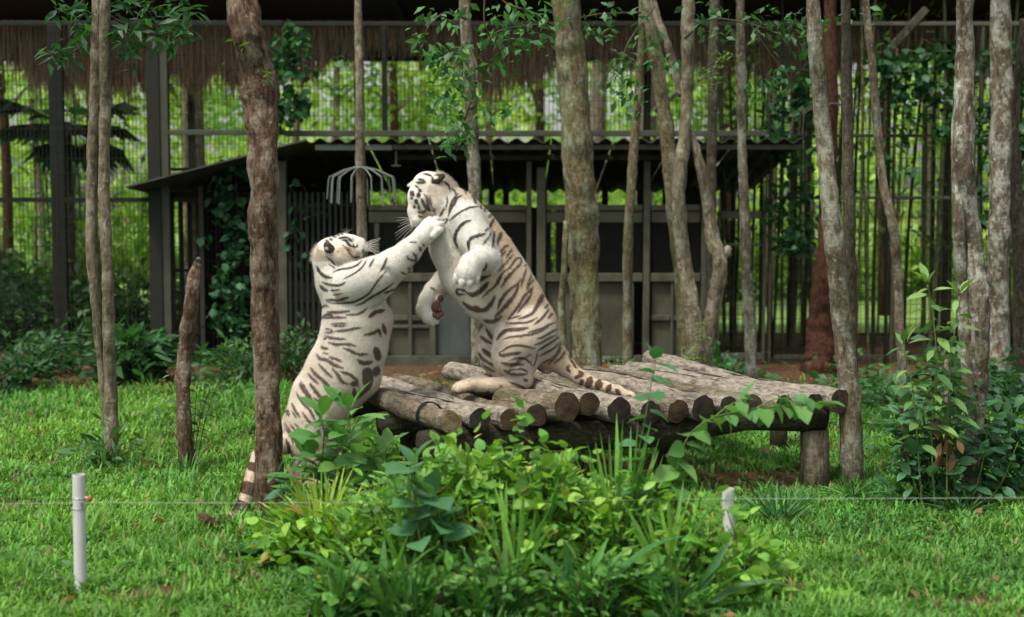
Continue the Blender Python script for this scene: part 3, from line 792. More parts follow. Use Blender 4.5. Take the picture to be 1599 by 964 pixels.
# ------------------------------------------------------------------ tigers
class Tiger:
    """implicit body: tapered limbs blended with a smooth minimum, meshed by surface nets"""
    def __init__(s, Y0, vox=.0072):
        s.Y0, s.vox, s.pr, s.groups = Y0, vox, [], []
    def gid(s, g):
        if g not in s.groups: s.groups.append(g)
        return s.groups.index(g)
    def node(s, q):
        return np.array(P(q[0], q[1], s.Y0 + q[2]))
    def limb(s, g, nodes, k=.05, ys=1.0):
        for a, b in zip(nodes[:-1], nodes[1:]):
            s.pr.append(('c', s.gid(g), k, ys, s.node(a), s.node(b), a[3] * s.Y0 / F, b[3] * s.Y0 / F))
    def crease(s, nodes, k=.03):
        for a, b in zip(nodes[:-1], nodes[1:]):
            s.pr.append(('x', 0, k, 1.0, s.node(a), s.node(b), a[3] * s.Y0 / F, b[3] * s.Y0 / F))
    def ball(s, g, q, k=.03, ys=1.0):
        s.limb(g, [q, (q[0] + .01, q[1], q[2], q[3])], k, ys)
    def solve(s):
        lo = np.min([np.minimum(p[4], p[5]) - max(p[6], p[7]) - .06 for p in s.pr], 0)
        hi = np.max([np.maximum(p[4], p[5]) + max(p[6], p[7]) + .06 for p in s.pr], 0)
        n = np.ceil((hi - lo) / s.vox).astype(int) + 1
        V = np.full(n, .2, np.float32)
        B = np.full(n, .2, np.float32)
        I = np.full(n, -1, np.int16)
        for pi, (t, g, k, ys, a, b, ra, rb) in enumerate(s.pr):
            r = max(ra, rb) + k + 3 * s.vox
            i0 = np.maximum(((np.minimum(a, b) - r - lo) / s.vox).astype(int), 0)
            i1 = np.minimum(((np.maximum(a, b) + r - lo) / s.vox).astype(int) + 2, n)
            gx = (lo[0] + np.arange(i0[0], i1[0]) * s.vox - a[0]).astype(np.float32)[:, None, None]
            gy = ((lo[1] + np.arange(i0[1], i1[1]) * s.vox - a[1]) * ys).astype(np.float32)[None, :, None]
            gz = (lo[2] + np.arange(i0[2], i1[2]) * s.vox - a[2]).astype(np.float32)[None, None, :]
            ab = (b - a) * np.array([1, ys, 1])
            L2 = float(ab @ ab) + 1e-9
            tt = np.clip((gx * ab[0] + gy * ab[1] + gz * ab[2]) / L2, 0, 1)
            d = np.sqrt((gx - tt * ab[0]) ** 2 + (gy - tt * ab[1]) ** 2 + (gz - tt * ab[2]) ** 2) - (ra + (rb - ra) * tt)
            sl = tuple(slice(i0[j], i1[j]) for j in range(3))
            v = V[sl]
            if t == 'x':
                h = np.maximum(k - np.abs(v + d), 0) / k
                V[sl] = np.maximum(v, -d) + h * h * k * .25
                continue
            h = np.maximum(k - np.abs(v - d), 0) / k
            V[sl] = np.minimum(v, d) - h * h * k * .25
            bb = B[sl]; ii = I[sl]
            m = d < bb
            bb[m] = d[m]; ii[m] = pi
        ins = V < 0
        c = np.zeros(np.array(n) - 1, np.int8)
        for dx in (0, 1):
            for dy in (0, 1):
                for dz in (0, 1):
                    c += ins[dx:n[0] - 1 + dx, dy:n[1] - 1 + dy, dz:n[2] - 1 + dz]
        act = np.argwhere((c > 0) & (c < 8))
        pos = np.zeros((len(act), 3)); cnt = np.zeros(len(act))
        offs = [(x, y, z) for x in (0, 1) for y in (0, 1) for z in (0, 1)]
        for a in offs:
            for ax in range(3):
                if a[ax]: continue
                b = list(a); b[ax] = 1
                va = V[act[:, 0] + a[0], act[:, 1] + a[1], act[:, 2] + a[2]]
                vb = V[act[:, 0] + b[0], act[:, 1] + b[1], act[:, 2] + b[2]]
                m = (va < 0) != (vb < 0)
                t = np.where(m, va / np.where(m, va - vb, 1), 0)
                pp = act + np.array(a)
                q = pp.astype(float); q[:, ax] += t
                pos[m] += q[m]; cnt[m] += 1
        pos /= cnt[:, None]
        idm = np.full(np.array(n) - 1, -1, np.int32)
        idm[act[:, 0], act[:, 1], act[:, 2]] = np.arange(len(act))
        quads = []
        for ax in range(3):
            u, w = [(1, 2), (2, 0), (0, 1)][ax]
            sl0 = [slice(None)] * 3; sl1 = [slice(None)] * 3
            sl0[ax] = slice(0, n[ax] - 1); sl1[ax] = slice(1, n[ax])
            A, Bb = ins[tuple(sl0)], ins[tuple(sl1)]
            e = np.argwhere(A != Bb)
            e = e[(e[:, u] > 0) & (e[:, w] > 0) & (e[:, u] < n[u] - 1) & (e[:, w] < n[w] - 1)]
            fl = A[e[:, 0], e[:, 1], e[:, 2]]
            def cell(du, dw):
                q = e.copy(); q[:, u] -= du; q[:, w] -= dw
                return idm[q[:, 0], q[:, 1], q[:, 2]]
            q = np.stack([cell(1, 1), cell(0, 1), cell(0, 0), cell(1, 0)], 1)
            q[~fl] = q[~fl][:, ::-1]
            quads.append(q)
        quads = np.concatenate(quads)
        near = act + (pos - act > .5)
        s.vp = I[near[:, 0], near[:, 1], near[:, 2]]
        s.co = lo + pos * s.vox
        s.quads = quads
        fn = np.cross(s.co[quads[:, 2]] - s.co[quads[:, 0]], s.co[quads[:, 3]] - s.co[quads[:, 1]])
        vn = np.zeros_like(s.co)
        for j in range(4): np.add.at(vn, quads[:, j], fn)
        s.vn = vn / (np.linalg.norm(vn, axis=1, keepdims=True) + 1e-9)
        s.vg = np.array([p[1] for p in s.pr])[s.vp]
        s.px = project(s.co)
        s.rnd = RNG.random(len(s.co))
        s.dark = np.zeros(len(s.co))
    def strokes(s, groups, origin, sc, lst, soft=.7):
        m = np.isin(s.vg, [s.gid(g) for g in groups])
        ids = np.nonzero(m)[0]
        px = s.px[ids] + (RNG.random((len(ids), 2)) - .5) * .9
        for pts, w in lst:
            q = np.array(pts, float) / sc + np.array(origin)
            if len(q) > 2: q = np.array(spline([tuple(p) for p in q], 4))
            hw = w / sc / 2
            lo, hi = q.min(0) - hw - 3, q.max(0) + hw + 3
            sel = np.all((px > lo) & (px < hi), 1)
            if not sel.any(): continue
            x = px[sel]
            seg = np.linalg.norm(q[1:] - q[:-1], axis=1)
            cum = np.concatenate([[0], np.cumsum(seg)]); tot = cum[-1] + 1e-6
            best = np.full(len(x), 1e9)
            for i in range(len(seg)):
                ab = q[i + 1] - q[i]
                t = np.clip(((x - q[i]) @ ab) / (ab @ ab + 1e-9), 0, 1)
                dd = np.linalg.norm(x - q[i] - t[:, None] * ab, axis=1)
                u = (cum[i] + t * seg[i]) / tot
                taper = np.minimum(1, .45 + 2.6 * np.minimum(u, 1 - u)) if tot > 3 * hw else 1.0
                best = np.minimum(best, dd - (hw * 1.5 + .55) * taper)
            dk = np.clip(.5 - best / (2 * soft), 0, 1)
            s.dark[ids[sel]] = np.maximum(s.dark[ids[sel]], dk)
    def colour(s, cream, dark=(.068, .048, .036)):
        """cream: per-vertex 0..1 amount of cream in the white coat"""
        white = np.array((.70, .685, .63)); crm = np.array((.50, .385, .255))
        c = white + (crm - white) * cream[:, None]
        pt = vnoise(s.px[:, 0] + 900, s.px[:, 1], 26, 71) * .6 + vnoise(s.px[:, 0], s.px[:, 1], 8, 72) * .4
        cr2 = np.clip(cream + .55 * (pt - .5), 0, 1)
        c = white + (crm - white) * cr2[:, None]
        c = c * (.93 + .12 * s.rnd[:, None])
        d = s.dark[:, None] * (.90 + .1 * s.rnd[:, None])
        rear = np.clip((s.px[:, 1] - 380) / 180, 0, 1)[:, None]        # stripes are blackest on the head, browner behind
        dk = np.array((.022, .015, .011)) * (1 - rear) + np.array((.085, .058, .042)) * rear
        s.colr = c * (1 - d) + dk * d
    def build(s, root, nstr=220000, flen=.016):
        off = np.array(root.location)
        me = np_mesh("body", s.co - off, quads=s.quads, col=s.colr, smooth=True)
        body = link("body", me, MAT['fur'], root)
        # short fur standing off the skin, laid along the limb
        qa = s.quads
        ids = RNG.integers(0, len(qa), nstr)
        w = RNG.dirichlet((1, 1, 1, 1), nstr)
        p = sum(s.co[qa[ids, j]] * w[:, j:j + 1] for j in range(4))
        nn = sum(s.vn[qa[ids, j]] * w[:, j:j + 1] for j in range(4))
        jmax = qa[ids, np.argmax(w, 1)]
        cc = s.colr[jmax]
        ax = np.array([pr[5] - pr[4] for pr in s.pr])[s.vp[jmax]]
        ax = ax / (np.linalg.norm(ax, axis=1, keepdims=True) + 1e-9)
        ax = ax - nn * np.sum(ax * nn, 1, keepdims=True)
        dr = ax * .9 + nn * .5 + RNG.normal(0, .2, (nstr, 3))
        dr /= np.linalg.norm(dr, axis=1, keepdims=True)
        gname = np.array(s.groups)[s.vg[jmax]]
        ln = flen * (.5 + .9 * RNG.random(nstr)) * np.where(gname == 'ruff', 1.7, np.where(np.isin(gname, ['head', 'paw', 'ear']), .5, 1.0))
        sd = np.cross(dr, nn); sd /= np.linalg.norm(sd, axis=1, keepdims=True) + 1e-9
        hw = .0011
        co = np.stack([p - sd * hw - nn * .002, p + sd * hw - nn * .002, p + dr * ln[:, None]], 1).reshape(-1, 3) - off
        fm = np_mesh("fur", co, tris=np.arange(nstr * 3).reshape(-1, 3), col=np.repeat(cc * (.70 + .52 * RNG.random((nstr, 1))), 3, 0))
        link("fur", fm, MAT['fur'], root)["kind"] = "stuff"
        return body
def whiskers(root, org, tips, r=.0016):
    mb = MB()
    for a, t in zip(org, tips):
        a, t = Vector(a), Vector(t)
        mid = (a + t) / 2 + Vector((0, 0, .008))
        mb.tube([a, mid, t], [r, r * .8, r * .3], 4)
    mb.build("whiskers", MAT['whisker'], root)["kind"] = "stuff"
def small_ball(name, c, r, mat, root, sc=(1, 1, 1), rings=6, seg=10):
    mb = MB(); v, f = [], []
    for i in range(rings + 1):
        th = math.pi * i / rings
        for k in range(seg):
            ph = 2 * math.pi * k / seg
            v.append(Vector(c) + Vector((math.sin(th) * math.cos(ph) * sc[0], math.sin(th) * math.sin(ph) * sc[1], math.cos(th) * sc[2])) * r)
    for i in range(rings):
        for k in range(seg):
            f.append((i * seg + k, (i + 1) * seg + k, (i + 1) * seg + (k + 1) % seg, i * seg + (k + 1) % seg))
    mb.add(v, f)
    return mb.build(name, mat, root, smooth=True)

# --- the tiger standing on the log platform, facing left
R = Tiger(11.0)
R.limb('body', [(690, 318, 0, 33), (706, 338, 0, 43), (727, 372, 0, 52), (750, 408, 0, 55), (775, 442, 0, 53), (797, 474, 0, 50), (822, 512, 0, 47), (842, 540, 0, 36)], .06, 1.18)
R.limb('body', [(700, 385, 0, 28), (722, 432, 0, 30), (752, 470, 0, 30)], .07, 1.1)     # breast and belly
R.limb('body', [(703, 400, -.02, 22), (700, 372, -.02, 24)], .06)
# head bent down, face to the left
R.limb('ruff', [(683, 300, 0, 28), (680, 318, 0, 26)], .04, 1.0)
R.limb('head', [(667, 292, 0, 24), (660, 306, 0, 23)], .04, 1.0)
R.limb('head', [(657, 312, 0, 19), (652, 330, 0, 14.5), (652, 344, 0, 12)], .03, 1.05)
R.limb('head', [(662, 340, 0, 12), (652, 351, 0, 8)], .03)
R.ball('ruff', (674, 322, -.10, 17), .05)
R.ball('ruff', (674, 322, .10, 17), .05)
R.ball('head', (652, 343, -.035, 9), .025); R.ball('head', (652, 343, .035, 9), .025)
R.limb('head', [(651, 313, -.07, 6), (655, 306, -.08, 7)], .03)
R.limb('ear', [(653, 291, .03, 5), (646, 288, .05, 5), (639, 290, .07, 3)], .015, 1.5)
R.limb('ear', [(674, 285, -.10, 6), (683, 280, -.125, 7), (691, 275.5, -.13, 4.5)], .015, 1.5)
# near fore leg, paw hanging towards the camera
R.limb('narm', [(728, 345, -.13, 30), (742, 376, -.20, 27), (756, 402, -.25, 24)], .04)
R.limb('narm', [(758, 405, -.26, 21), (746, 406, -.36, 18), (736, 412, -.43, 15.5)], .025)
R.limb('npaw', [(735, 413, -.44, 17), (730, 425, -.47, 18)], .03)
for tx, ty, td in ((713, 436, -.46), (722, 442, -.50), (733, 443, -.50), (743, 437, -.47)):
    R.limb('npaw', [(tx + 3, ty - 13, td + .005, 6), (tx + .5, ty - 3, td - .02, 5.4), (tx, ty + 3, td, 4.4)], .006)
R.ball('npaw', (755, 419, -.34, 6), .02)
# far fore leg, pads turned to the camera
R.limb('farm', [(708, 426, .10, 23), (693, 441, .13, 18), (677, 454, .12, 14), (668, 468, .10, 12.5)], .03)
R.limb('farm', [(668, 468, .10, 13.5), (664, 482, .08, 13), (671, 493, .06, 14)], .03)
for tx, ty, td in ((668, 500, .05), (675, 503, .03), (682, 501, .02), (686, 494, .03)):
    R.limb('farm', [(tx - 2, ty - 9, td + .01, 5.5), (tx, ty, td, 4.6)], .006)
R.ball('farm', (687, 467, .06, 6), .02)
# hind legs: knee forward and high, long hind foot flat on the logs
R.limb('nleg', [(828, 518, -.11, 42), (808, 536, -.16, 37), (799, 556, -.18, 29)], .035)
R.limb('nleg', [(798, 554, -.18, 29), (808, 572, -.18, 22), (815, 585, -.18, 15), (819, 595, -.18, 12)], .03)
R.limb('nleg', [(838, 540, -.10, 26), (826, 568, -.16, 13), (821, 588, -.18, 8)], .03)
R.limb('nfoot', [(818, 595, -.18, 13), (795, 600, -.19, 13), (770, 602, -.20, 11), (746, 602, -.21, 10.5)], .025)
for q, (tx, ty, td) in enumerate(((718, 607, -.27), (712, 606, -.23), (712, 604, -.18), (718, 602, -.14))):
    R.limb('nfoot', [(748, 601, -.20, 9), (tx + 14, ty - 4, td, 6.5), (tx + 4, ty - 1, td, 6.5), (tx, ty + 1, td, 5)], .006)
R.limb('fleg', [(796, 508, .12, 40), (776, 528, .16, 27), (765, 542, .17, 21)], .03)
R.limb('fleg', [(766, 540, .17, 22), (772, 562, .18, 21), (780, 580, .18, 16), (782, 594, .18, 13)], .04)
R.limb('fleg', [(782, 594, .18, 13), (764, 597, .19, 12), (742, 598, .19, 10), (734, 599, .19, 9)], .03)
R.limb('tail', [(850, 545, 0, 26), (868, 560, 0, 20), (884, 574, -.02, 14.5), (903, 588, -.05, 11), (924, 598, -.08, 9), (945, 604, -.13, 7.5), (965, 609, -.2, 6.5), (985, 619, -.3, 6.2), (996, 629, -.36, 6), (1003, 637, -.40, 6)], .03)
R.ball('body', (853, 577, 0, 7.5), .03); R.ball('body', (847, 574, .03, 7), .03)
R.crease([(697, 362, -.21, 3), (708, 392, -.24, 5), (722, 415, -.27, 5), (738, 428, -.27, 3)])      # in front of and under the upper arm
R.crease([(770, 352, -.24, 2), (775, 385, -.27, 4), (776, 415, -.27, 4), (768, 432, -.26, 2)])           # behind the shoulder
R.crease([(770, 500, -.24, 4), (790, 512, -.265, 4), (812, 505, -.28, 2)])                                # flank fold
R.crease([(826, 556, -.28, 3), (812, 560, -.29, 3), (800, 575, -.30, 2)])
R.crease([(662, 338, -.10, 3), (655, 330, -.10, 3)], .015)
R.solve()
A0 = (620, 250); S6 = 6.025
R.strokes(['head', 'ear', 'ruff'], A0, S6, [
 ([(245,130),(300,140),(330,160)],10), ([(200,180),(240,190),(260,200)],14), ([(180,210),(220,215),(270,210)],14), ([(140,310),(145,325)],26),
 ([(205,310),(200,355)],24), ([(213,285),(219,292)],18), ([(130,350),(145,370)],14), ([(180,385),(185,400)],22), ([(165,430),(160,455)],16),
 ([(225,365),(245,400),(265,440),(300,480)],18), ([(255,320),(275,350),(285,400),(290,440),(310,480)],16), ([(305,340),(310,400),(335,460),(350,510)],8),
 ([(205,420),(205,470)],12), ([(200,490),(240,490),(275,475)],14), ([(200,520),(215,535),(255,540)],10), ([(170,240),(210,265)],8), ([(155,620),(165,650)],14)])
R.strokes(['body', 'ruff', 'narm'], A0, S6, [
 ([(440,200),(480,235),(500,290)],10), ([(515,265),(545,300),(545,330)],8), ([(520,160),(580,210),(625,270),(650,320)],12), ([(570,315),(530,370),(500,440),(485,520)],12),
 ([(605,335),(560,360),(540,410),(505,460),(480,530)],14), ([(470,340),(470,400),(455,470)],7), ([(440,450),(420,500),(400,525)],14),
 ([(420,570),(460,555),(475,560),(445,605)],8), ([(770,438),(700,445),(640,465),(580,500),(520,545),(490,575)],10), ([(700,330),(725,365),(740,410)],12),
 ([(785,420),(790,460)],8), ([(820,450),(825,485)],10), ([(895,500),(860,540)],14), ([(915,540),(890,590),(870,640)],14), ([(860,640),(825,670)],10),
 ([(695,565),(630,590),(580,640),(550,700),(545,760),(570,820)],18), ([(830,690),(780,705),(720,725),(675,760),(670,800),(678,850)],18),
 ([(885,685),(850,740),(805,795)],8), ([(915,675),(905,760),(890,830)],10), ([(960,690),(945,790)],12)])
R.strokes(['body', 'nleg'], (740, 320), S6, [
 ([(265,255),(240,275),(225,330),(220,375)],12), ([(265,265),(250,310),(225,350)],8), ([(320,375),(280,400),(240,460)],12), ([(300,430),(250,490),(215,570)],10),
 ([(355,410),(330,450),(300,495)],10), ([(370,465),(310,530),(230,630)],10), ([(435,495),(390,510),(350,570),(310,620)],12),
 ([(440,500),(440,545),(390,600),(320,670),(255,775)],14), ([(310,600),(240,680),(200,760),(130,820),(80,875)],12), ([(260,670),(215,750),(150,810)],10),
 ([(440,690),(410,740),(330,800),(270,880),(235,960)],12), ([(420,735),(390,830),(330,920),(280,964)],16), ([(490,600),(465,680),(440,770)],10),
 ([(540,650),(510,740),(490,800)],10), ([(570,690),(530,740),(500,790)],9), ([(560,765),(500,830),(450,890),(425,964)],14), ([(550,780),(520,880),(470,950)],10),
 ([(640,830),(610,900),(580,960)],14), ([(655,850),(625,930)],8), ([(700,930),(670,964)],10), ([(495,560),(470,575)],8), ([(150,655),(80,690),(20,735)],22)])
R.strokes(['body'], (640, 380), S6, [
 ([(735,370),(680,430),(600,480),(540,465)],30), ([(540,465),(480,430),(440,440),(450,475),(520,480)],14), ([(500,555),(560,600),(640,630),(710,620),(760,570),(800,500)],26),
 ([(600,590),(660,620)],20), ([(690,720),(760,735),(820,715),(860,685)],22), ([(800,690),(850,640),(920,560),(964,500)],18), ([(825,620),(850,540),(900,470),(950,415)],16), ([(860,410),(900,350),(964,280)],12)])
R.strokes(['farm'], (640, 380), S6, [([(310,290),(345,350),(395,400)],8), ([(195,415),(225,430),(245,455)],8)])
R.strokes(['narm'], (640, 380), S6, [([(720,190),(715,230),(680,270)],10)])
R.strokes(['body', 'nleg', 'tail'], (740, 460), S6, [
 ([(290,0),(250,60),(225,130)],14), ([(380,10),(320,90),(250,160),(200,200)],18), ([(480,0),(440,70),(380,160),(320,235)],16), ([(525,10),(470,90),(410,180)],12),
 ([(650,0),(610,90),(560,170),(500,205),(420,230)],16), ([(620,20),(580,120),(545,185)],10), ([(440,200),(380,215),(320,235)],8), ([(600,215),(540,250),(480,265),(380,270),(300,268)],10),
 ([(705,140),(670,190),(620,245),(570,280)],14), ([(690,90),(668,135)],12), ([(735,180),(700,225)],12), ([(760,265),(700,290),(640,320),(540,350),(510,360)],12),
 ([(510,315),(420,330),(330,335),(270,360),(220,420)],22), ([(700,310),(620,350),(540,375),(440,390),(340,400),(280,420)],12), ([(780,325),(700,370),(650,400),(600,415)],12),
 ([(770,385),(710,410),(640,450),(575,475)],10), ([(800,400),(740,440),(680,480),(600,530)],10), ([(810,440),(760,500),(690,540),(620,580)],9), ([(820,450),(790,530),(730,600),(650,640)],12),
 ([(820,500),(770,590),(700,650)],8), ([(860,520),(820,590),(750,650)],14), ([(580,510),(500,490),(400,480),(330,495),(250,540)],12), ([(240,550),(260,575),(350,560),(450,545)],20),
 ([(330,620),(400,600),(470,600),(530,640),(550,670)],10), ([(260,640),(330,655),(410,655),(470,655)],18), ([(280,700),(340,740),(420,750),(500,745)],14), ([(400,705),(450,700),(505,725)],10),
 ([(310,720),(400,700)],8), ([(600,545),(590,600),(560,680)],6)])
R.strokes(['nfoot', 'nleg'], (740, 460), S6, [([(330,825),(410,850),(470,880),(490,905)],11), ([(470,790),(505,815)],18), ([(135,905),(140,955)],14), ([(-60,905),(-45,950)],8), ([(-105,900),(-95,945)],7), ([(250,850),(285,905)],8)])  # besides stripes: shade between the toes and along the foot, painted dark
R.strokes(['fleg'], (740, 460), S6, [([(130,300),(160,370),(210,430)],34), ([(65,390),(110,430),(190,465)],18), ([(80,510),(140,560),(240,610)],26), ([(45,540),(80,600),(160,650),(260,680)],16),
 ([(75,650),(130,690),(200,725)],12), ([(110,750),(180,775),(260,825)],14)])
R.strokes(['tail'], (860, 540), 8.7625, [([(245,110),(265,190),(310,250),(345,310)],14), ([(250,265),(225,310),(255,360)],26), ([(385,345),(400,400),(330,440)],30), ([(430,360),(420,420)],16),
 ([(430,480),(410,510)],30), ([(545,440),(500,570)],60), ([(665,480),(640,590)],65), ([(815,545),(770,620)],45), ([(890,600),(950,670)],30), ([(1050,690),(1110,730)],40), ([(1240,830),(1290,900)],60)])
pxv = R.px
cream = np.full(len(R.co), .18)
gi = lambda T, g: np.isin(T.vg, [T.gid(x) for x in g])
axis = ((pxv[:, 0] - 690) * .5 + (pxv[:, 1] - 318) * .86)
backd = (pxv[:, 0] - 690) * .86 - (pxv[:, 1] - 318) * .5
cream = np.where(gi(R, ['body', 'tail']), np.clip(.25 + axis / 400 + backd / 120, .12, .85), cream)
cream = np.where(gi(R, ['nleg', 'fleg']), .55, cream)
cream = np.where(gi(R, ['nfoot']), .7, cream)
cream = np.where(gi(R, ['ruff']), .48, cream)
cream = np.where(gi(R, ['narm', 'npaw']), .03, cream)
# back of the near ear: black with a white spot
e = gi(R, ['ear']) & (R.vn[:, 1] < .25) & (pxv[:, 0] > 664)
sp = np.hypot((pxv[:, 0] - 680) / 4, (pxv[:, 1] - 277) / 2.6) < 1
R.dark[e & ~sp] = np.maximum(R.dark[e & ~sp], np.clip((pxv[:, 0][e & ~sp] - 671) / 4, 0, 1))
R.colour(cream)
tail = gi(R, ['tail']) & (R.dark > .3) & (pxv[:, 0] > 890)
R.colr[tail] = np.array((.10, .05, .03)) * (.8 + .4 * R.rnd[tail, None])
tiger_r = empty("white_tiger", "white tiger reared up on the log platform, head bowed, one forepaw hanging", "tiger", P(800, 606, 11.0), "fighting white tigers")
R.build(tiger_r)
small_ball("nose", P(643, 352, 11.0), .020, MAT['nose'], tiger_r, (1, 1.2, .8))
small_ball("eye", P(651, 327, 10.935), .012, MAT['eye'], tiger_r)
small_ball("eye", P(646, 327, 11.065), .012, MAT['eye'], tiger_r)
for i, (x, y, r_) in enumerate(((681, 480, 8), (679, 492, 4), (684, 495, 4.2), (689, 491, 4), (687, 484, 3.5), (688, 466, 5))):
    small_ball("paw_pad", P(x, y, 11.0 + (.005 if i == 0 else -.02 if i < 5 else .03)), M(r_, 11), MAT['pad'], tiger_r, (1, .9, 1.15))
for x, y in ((716, 612), (728, 611)):
    small_ball("paw_pad", P(x, y, 10.76), M(4.5, 11), MAT['pad'], tiger_r, (1.4, 1, .7))
wo, wt = [], []
for k in range(9):
    wo.append(P(644 + k % 3 * 3, 343 + k // 3 * 4, 10.94)); wt.append(P(624 - random.random() * 8, 340 + k * 5, 10.86))
whiskers(tiger_r, wo, wt)

# --- the tiger reared up from the grass, striking with its right forepaw
L = Tiger(11.0)
L.limb('body', [(513, 414, 0, 24), (528, 440, 0, 34), (548, 466, 0, 44), (556, 500, 0, 51), (550, 536, 0, 50), (531, 580, 0, 52), (506, 622, 0, 50), (480, 666, 0, 40)], .05, 1.2)
L.limb('body', [(590, 500, 0, 22), (578, 545, 0, 22), (566, 590, 0, 26), (545, 612, 0, 26)], .07, 1.1)
L.limb('ruff', [(508, 400, 0, 20), (532, 396, 0, 22)], .04)
L.limb('head', [(516, 392, 0, 21), (534, 387, 0, 21)], .04)
L.limb('head', [(538, 381, 0, 16), (554, 384, 0, 13), (561, 386, 0, 11)], .025)
L.limb('head', [(536, 374, 0, 9), (550, 375, 0, 7.5), (564, 378, 0, 6.5)], .015)
L.limb('head', [(541, 371, -.055, 5), (548, 373, -.05, 4.5)], .015); L.limb('head', [(541, 370, .055, 5), (548, 372, .05, 4.5)], .015)
L.limb('head', [(548, 393, 0, 10), (560, 397, 0, 6.5)], .012)
L.ball('ruff', (537, 402, -.09, 15), .04); L.ball('ruff', (537, 400, .09, 15), .04)
L.ball('head', (560, 390, -.03, 8), .02); L.ball('head', (560, 390, .03, 8), .02)
L.limb('ear', [(516, 391, -.09, 5), (513, 387, -.12, 7), (511, 383, -.13, 6)], .012, 1.7)
L.limb('ear', [(512, 380, .07, 5), (505, 381, .10, 6), (500, 383, .11, 4)], .013, 1.5)
L.limb('narm', [(550, 444, -.12, 33), (582, 434, -.18, 31), (614, 413, -.20, 23), (638, 393, -.20, 18), (661, 369, -.19, 14)], .03)
L.limb('narm', [(570, 466, -.11, 24), (600, 446, -.17, 15), (620, 424, -.19, 13)], .03)
L.limb('paw', [(662, 368, -.19, 15), (672, 356, -.18, 16)], .03)
for tx, ty, td in ((674, 341, -.13), (681, 343, -.18), (687, 350, -.22), (687, 359, -.24)):
    L.limb('paw', [(tx - 10, ty + 9, td, 6), (tx - 2, ty + 1, td - .01, 5.6), (tx + 1, ty, td, 4.5)], .006)
L.limb('farm', [(556, 446, .13, 30), (592, 434, .20, 25), (620, 412, .24, 18), (642, 388, .24, 14), (652, 376, .22, 12)], .05)
L.limb('farm', [(652, 376, .22, 12), (664, 364, .20, 12)], .02)
L.limb('nleg', [(482, 660, -.10, 38), (482, 690, -.14, 32), (490, 712, -.17, 21)], .03)
L.limb('nleg', [(490, 712, -.17, 21), (474, 728, -.17, 15), (462, 740, -.17, 10)], .03)
L.limb('nleg', [(462, 740, -.17, 10), (476, 751, -.18, 10), (500, 756, -.19, 10), (514, 757, -.20, 9)], .02)
L.limb('fleg', [(490, 656, .12, 37), (502, 684, .15, 30), (508, 704, .17, 20)], .03)
L.limb('fleg', [(508, 704, .17, 20), (494, 722, .17, 14), (486, 733, .17, 10)], .03)
L.limb('fleg', [(486, 733, .17, 10), (500, 744, .17, 10), (526, 748, .18, 9)], .02)
L.limb('tail', [(470, 676, 0, 22), (446, 694, -.2, 14), (424, 702, -.35, 11), (403, 712, -.5, 9.5), (394, 738, -.6, 9), (388, 760, -.75, 9), (379, 792, -1.15, 8.5), (366, 807, -1.45, 8), (346, 815, -1.6, 7), (332, 819, -1.7, 7), (322, 812, -1.72, 7), (317, 809, -1.72, 6)], .02)
L.crease([(536, 478, -.26, 2), (562, 484, -.29, 5), (590, 474, -.27, 4), (604, 466, -.24, 3)])
L.crease([(520, 424, -.19, 3), (540, 414, -.20, 3), (556, 410, -.2, 2)])
L.crease([(505, 452, -.24, 2), (512, 470, -.26, 4), (522, 490, -.27, 2)])
L.crease([(520, 636, -.25, 4), (540, 622, -.26, 4), (560, 602, -.24, 2)])
L.crease([(588, 416, -.33, 2), (604, 424, -.33, 3), (612, 434, -.31, 2)])
L.solve()
B0 = (480, 350)
L.strokes(['head', 'ruff'], B0, S6, [
 ([(165,150),(200,165)],10), ([(205,135),(235,155)],12), ([(235,118),(275,122)],10), ([(275,100),(305,108)],9), ([(310,92),(340,98)],9), ([(290,135),(340,128),(375,125)],12),
 ([(325,150),(365,160),(390,195),(430,225)],14), ([(385,130),(400,150),(420,160)],12), ([(400,155),(425,165)],8), ([(430,190),(440,215),(465,215),(470,190)],8), ([(425,200),(440,230)],10),
 ([(330,200),(375,245),(390,285),(430,315),(490,310)],12), ([(530,240),(525,275)],14)])
L.strokes(['body', 'ruff', 'narm'], B0, S6, [
 ([(240,455),(300,430),(400,415),(470,385),(510,345)],10), ([(170,305),(215,340),(265,390)],8), ([(200,375),(260,415)],6),
 ([(90,400),(115,450),(160,490),(230,510)],18), ([(555,340),(520,400),(450,460),(340,520)],8), ([(625,330),(600,370),(580,410)],10), ([(745,320),(725,380),(680,455)],12),
 ([(140,545),(200,570),(290,580),(355,550)],14), ([(120,575),(150,610),(190,630)],18), ([(215,628),(305,620)],7), ([(240,670),(325,655)],6), ([(175,715),(230,712),(290,720),(385,690)],14),
 ([(180,730),(240,745),(340,745),(430,735),(520,695),(590,640),(650,550),(735,450)],10), ([(450,770),(520,745),(600,690),(700,635),(800,565)],11), ([(720,655),(780,630),(830,620)],10),
 ([(140,790),(165,765),(195,775)],14), ([(185,825),(280,830),(395,818)],16), ([(135,880),(190,850),(240,860)],16), ([(140,885),(250,878),(365,880)],12), ([(365,855),(460,850),(510,830),(560,795)],11),
 ([(580,875),(640,830),(720,812)],24), ([(220,940),(370,935)],10), ([(230,960),(370,955)],8)])
L.strokes(['narm'], (580, 320), 7.415, [([(410,600),(440,635),(500,650)],12), ([(480,560),(515,610),(500,680)],14), ([(550,490),(575,545)],14), ([(595,460),(610,480)],10), ([(430,430),(530,440)],6),
 ([(420,730),(445,760)],14), ([(340,780),(400,810)],10), ([(380,850),(385,880)],18)])
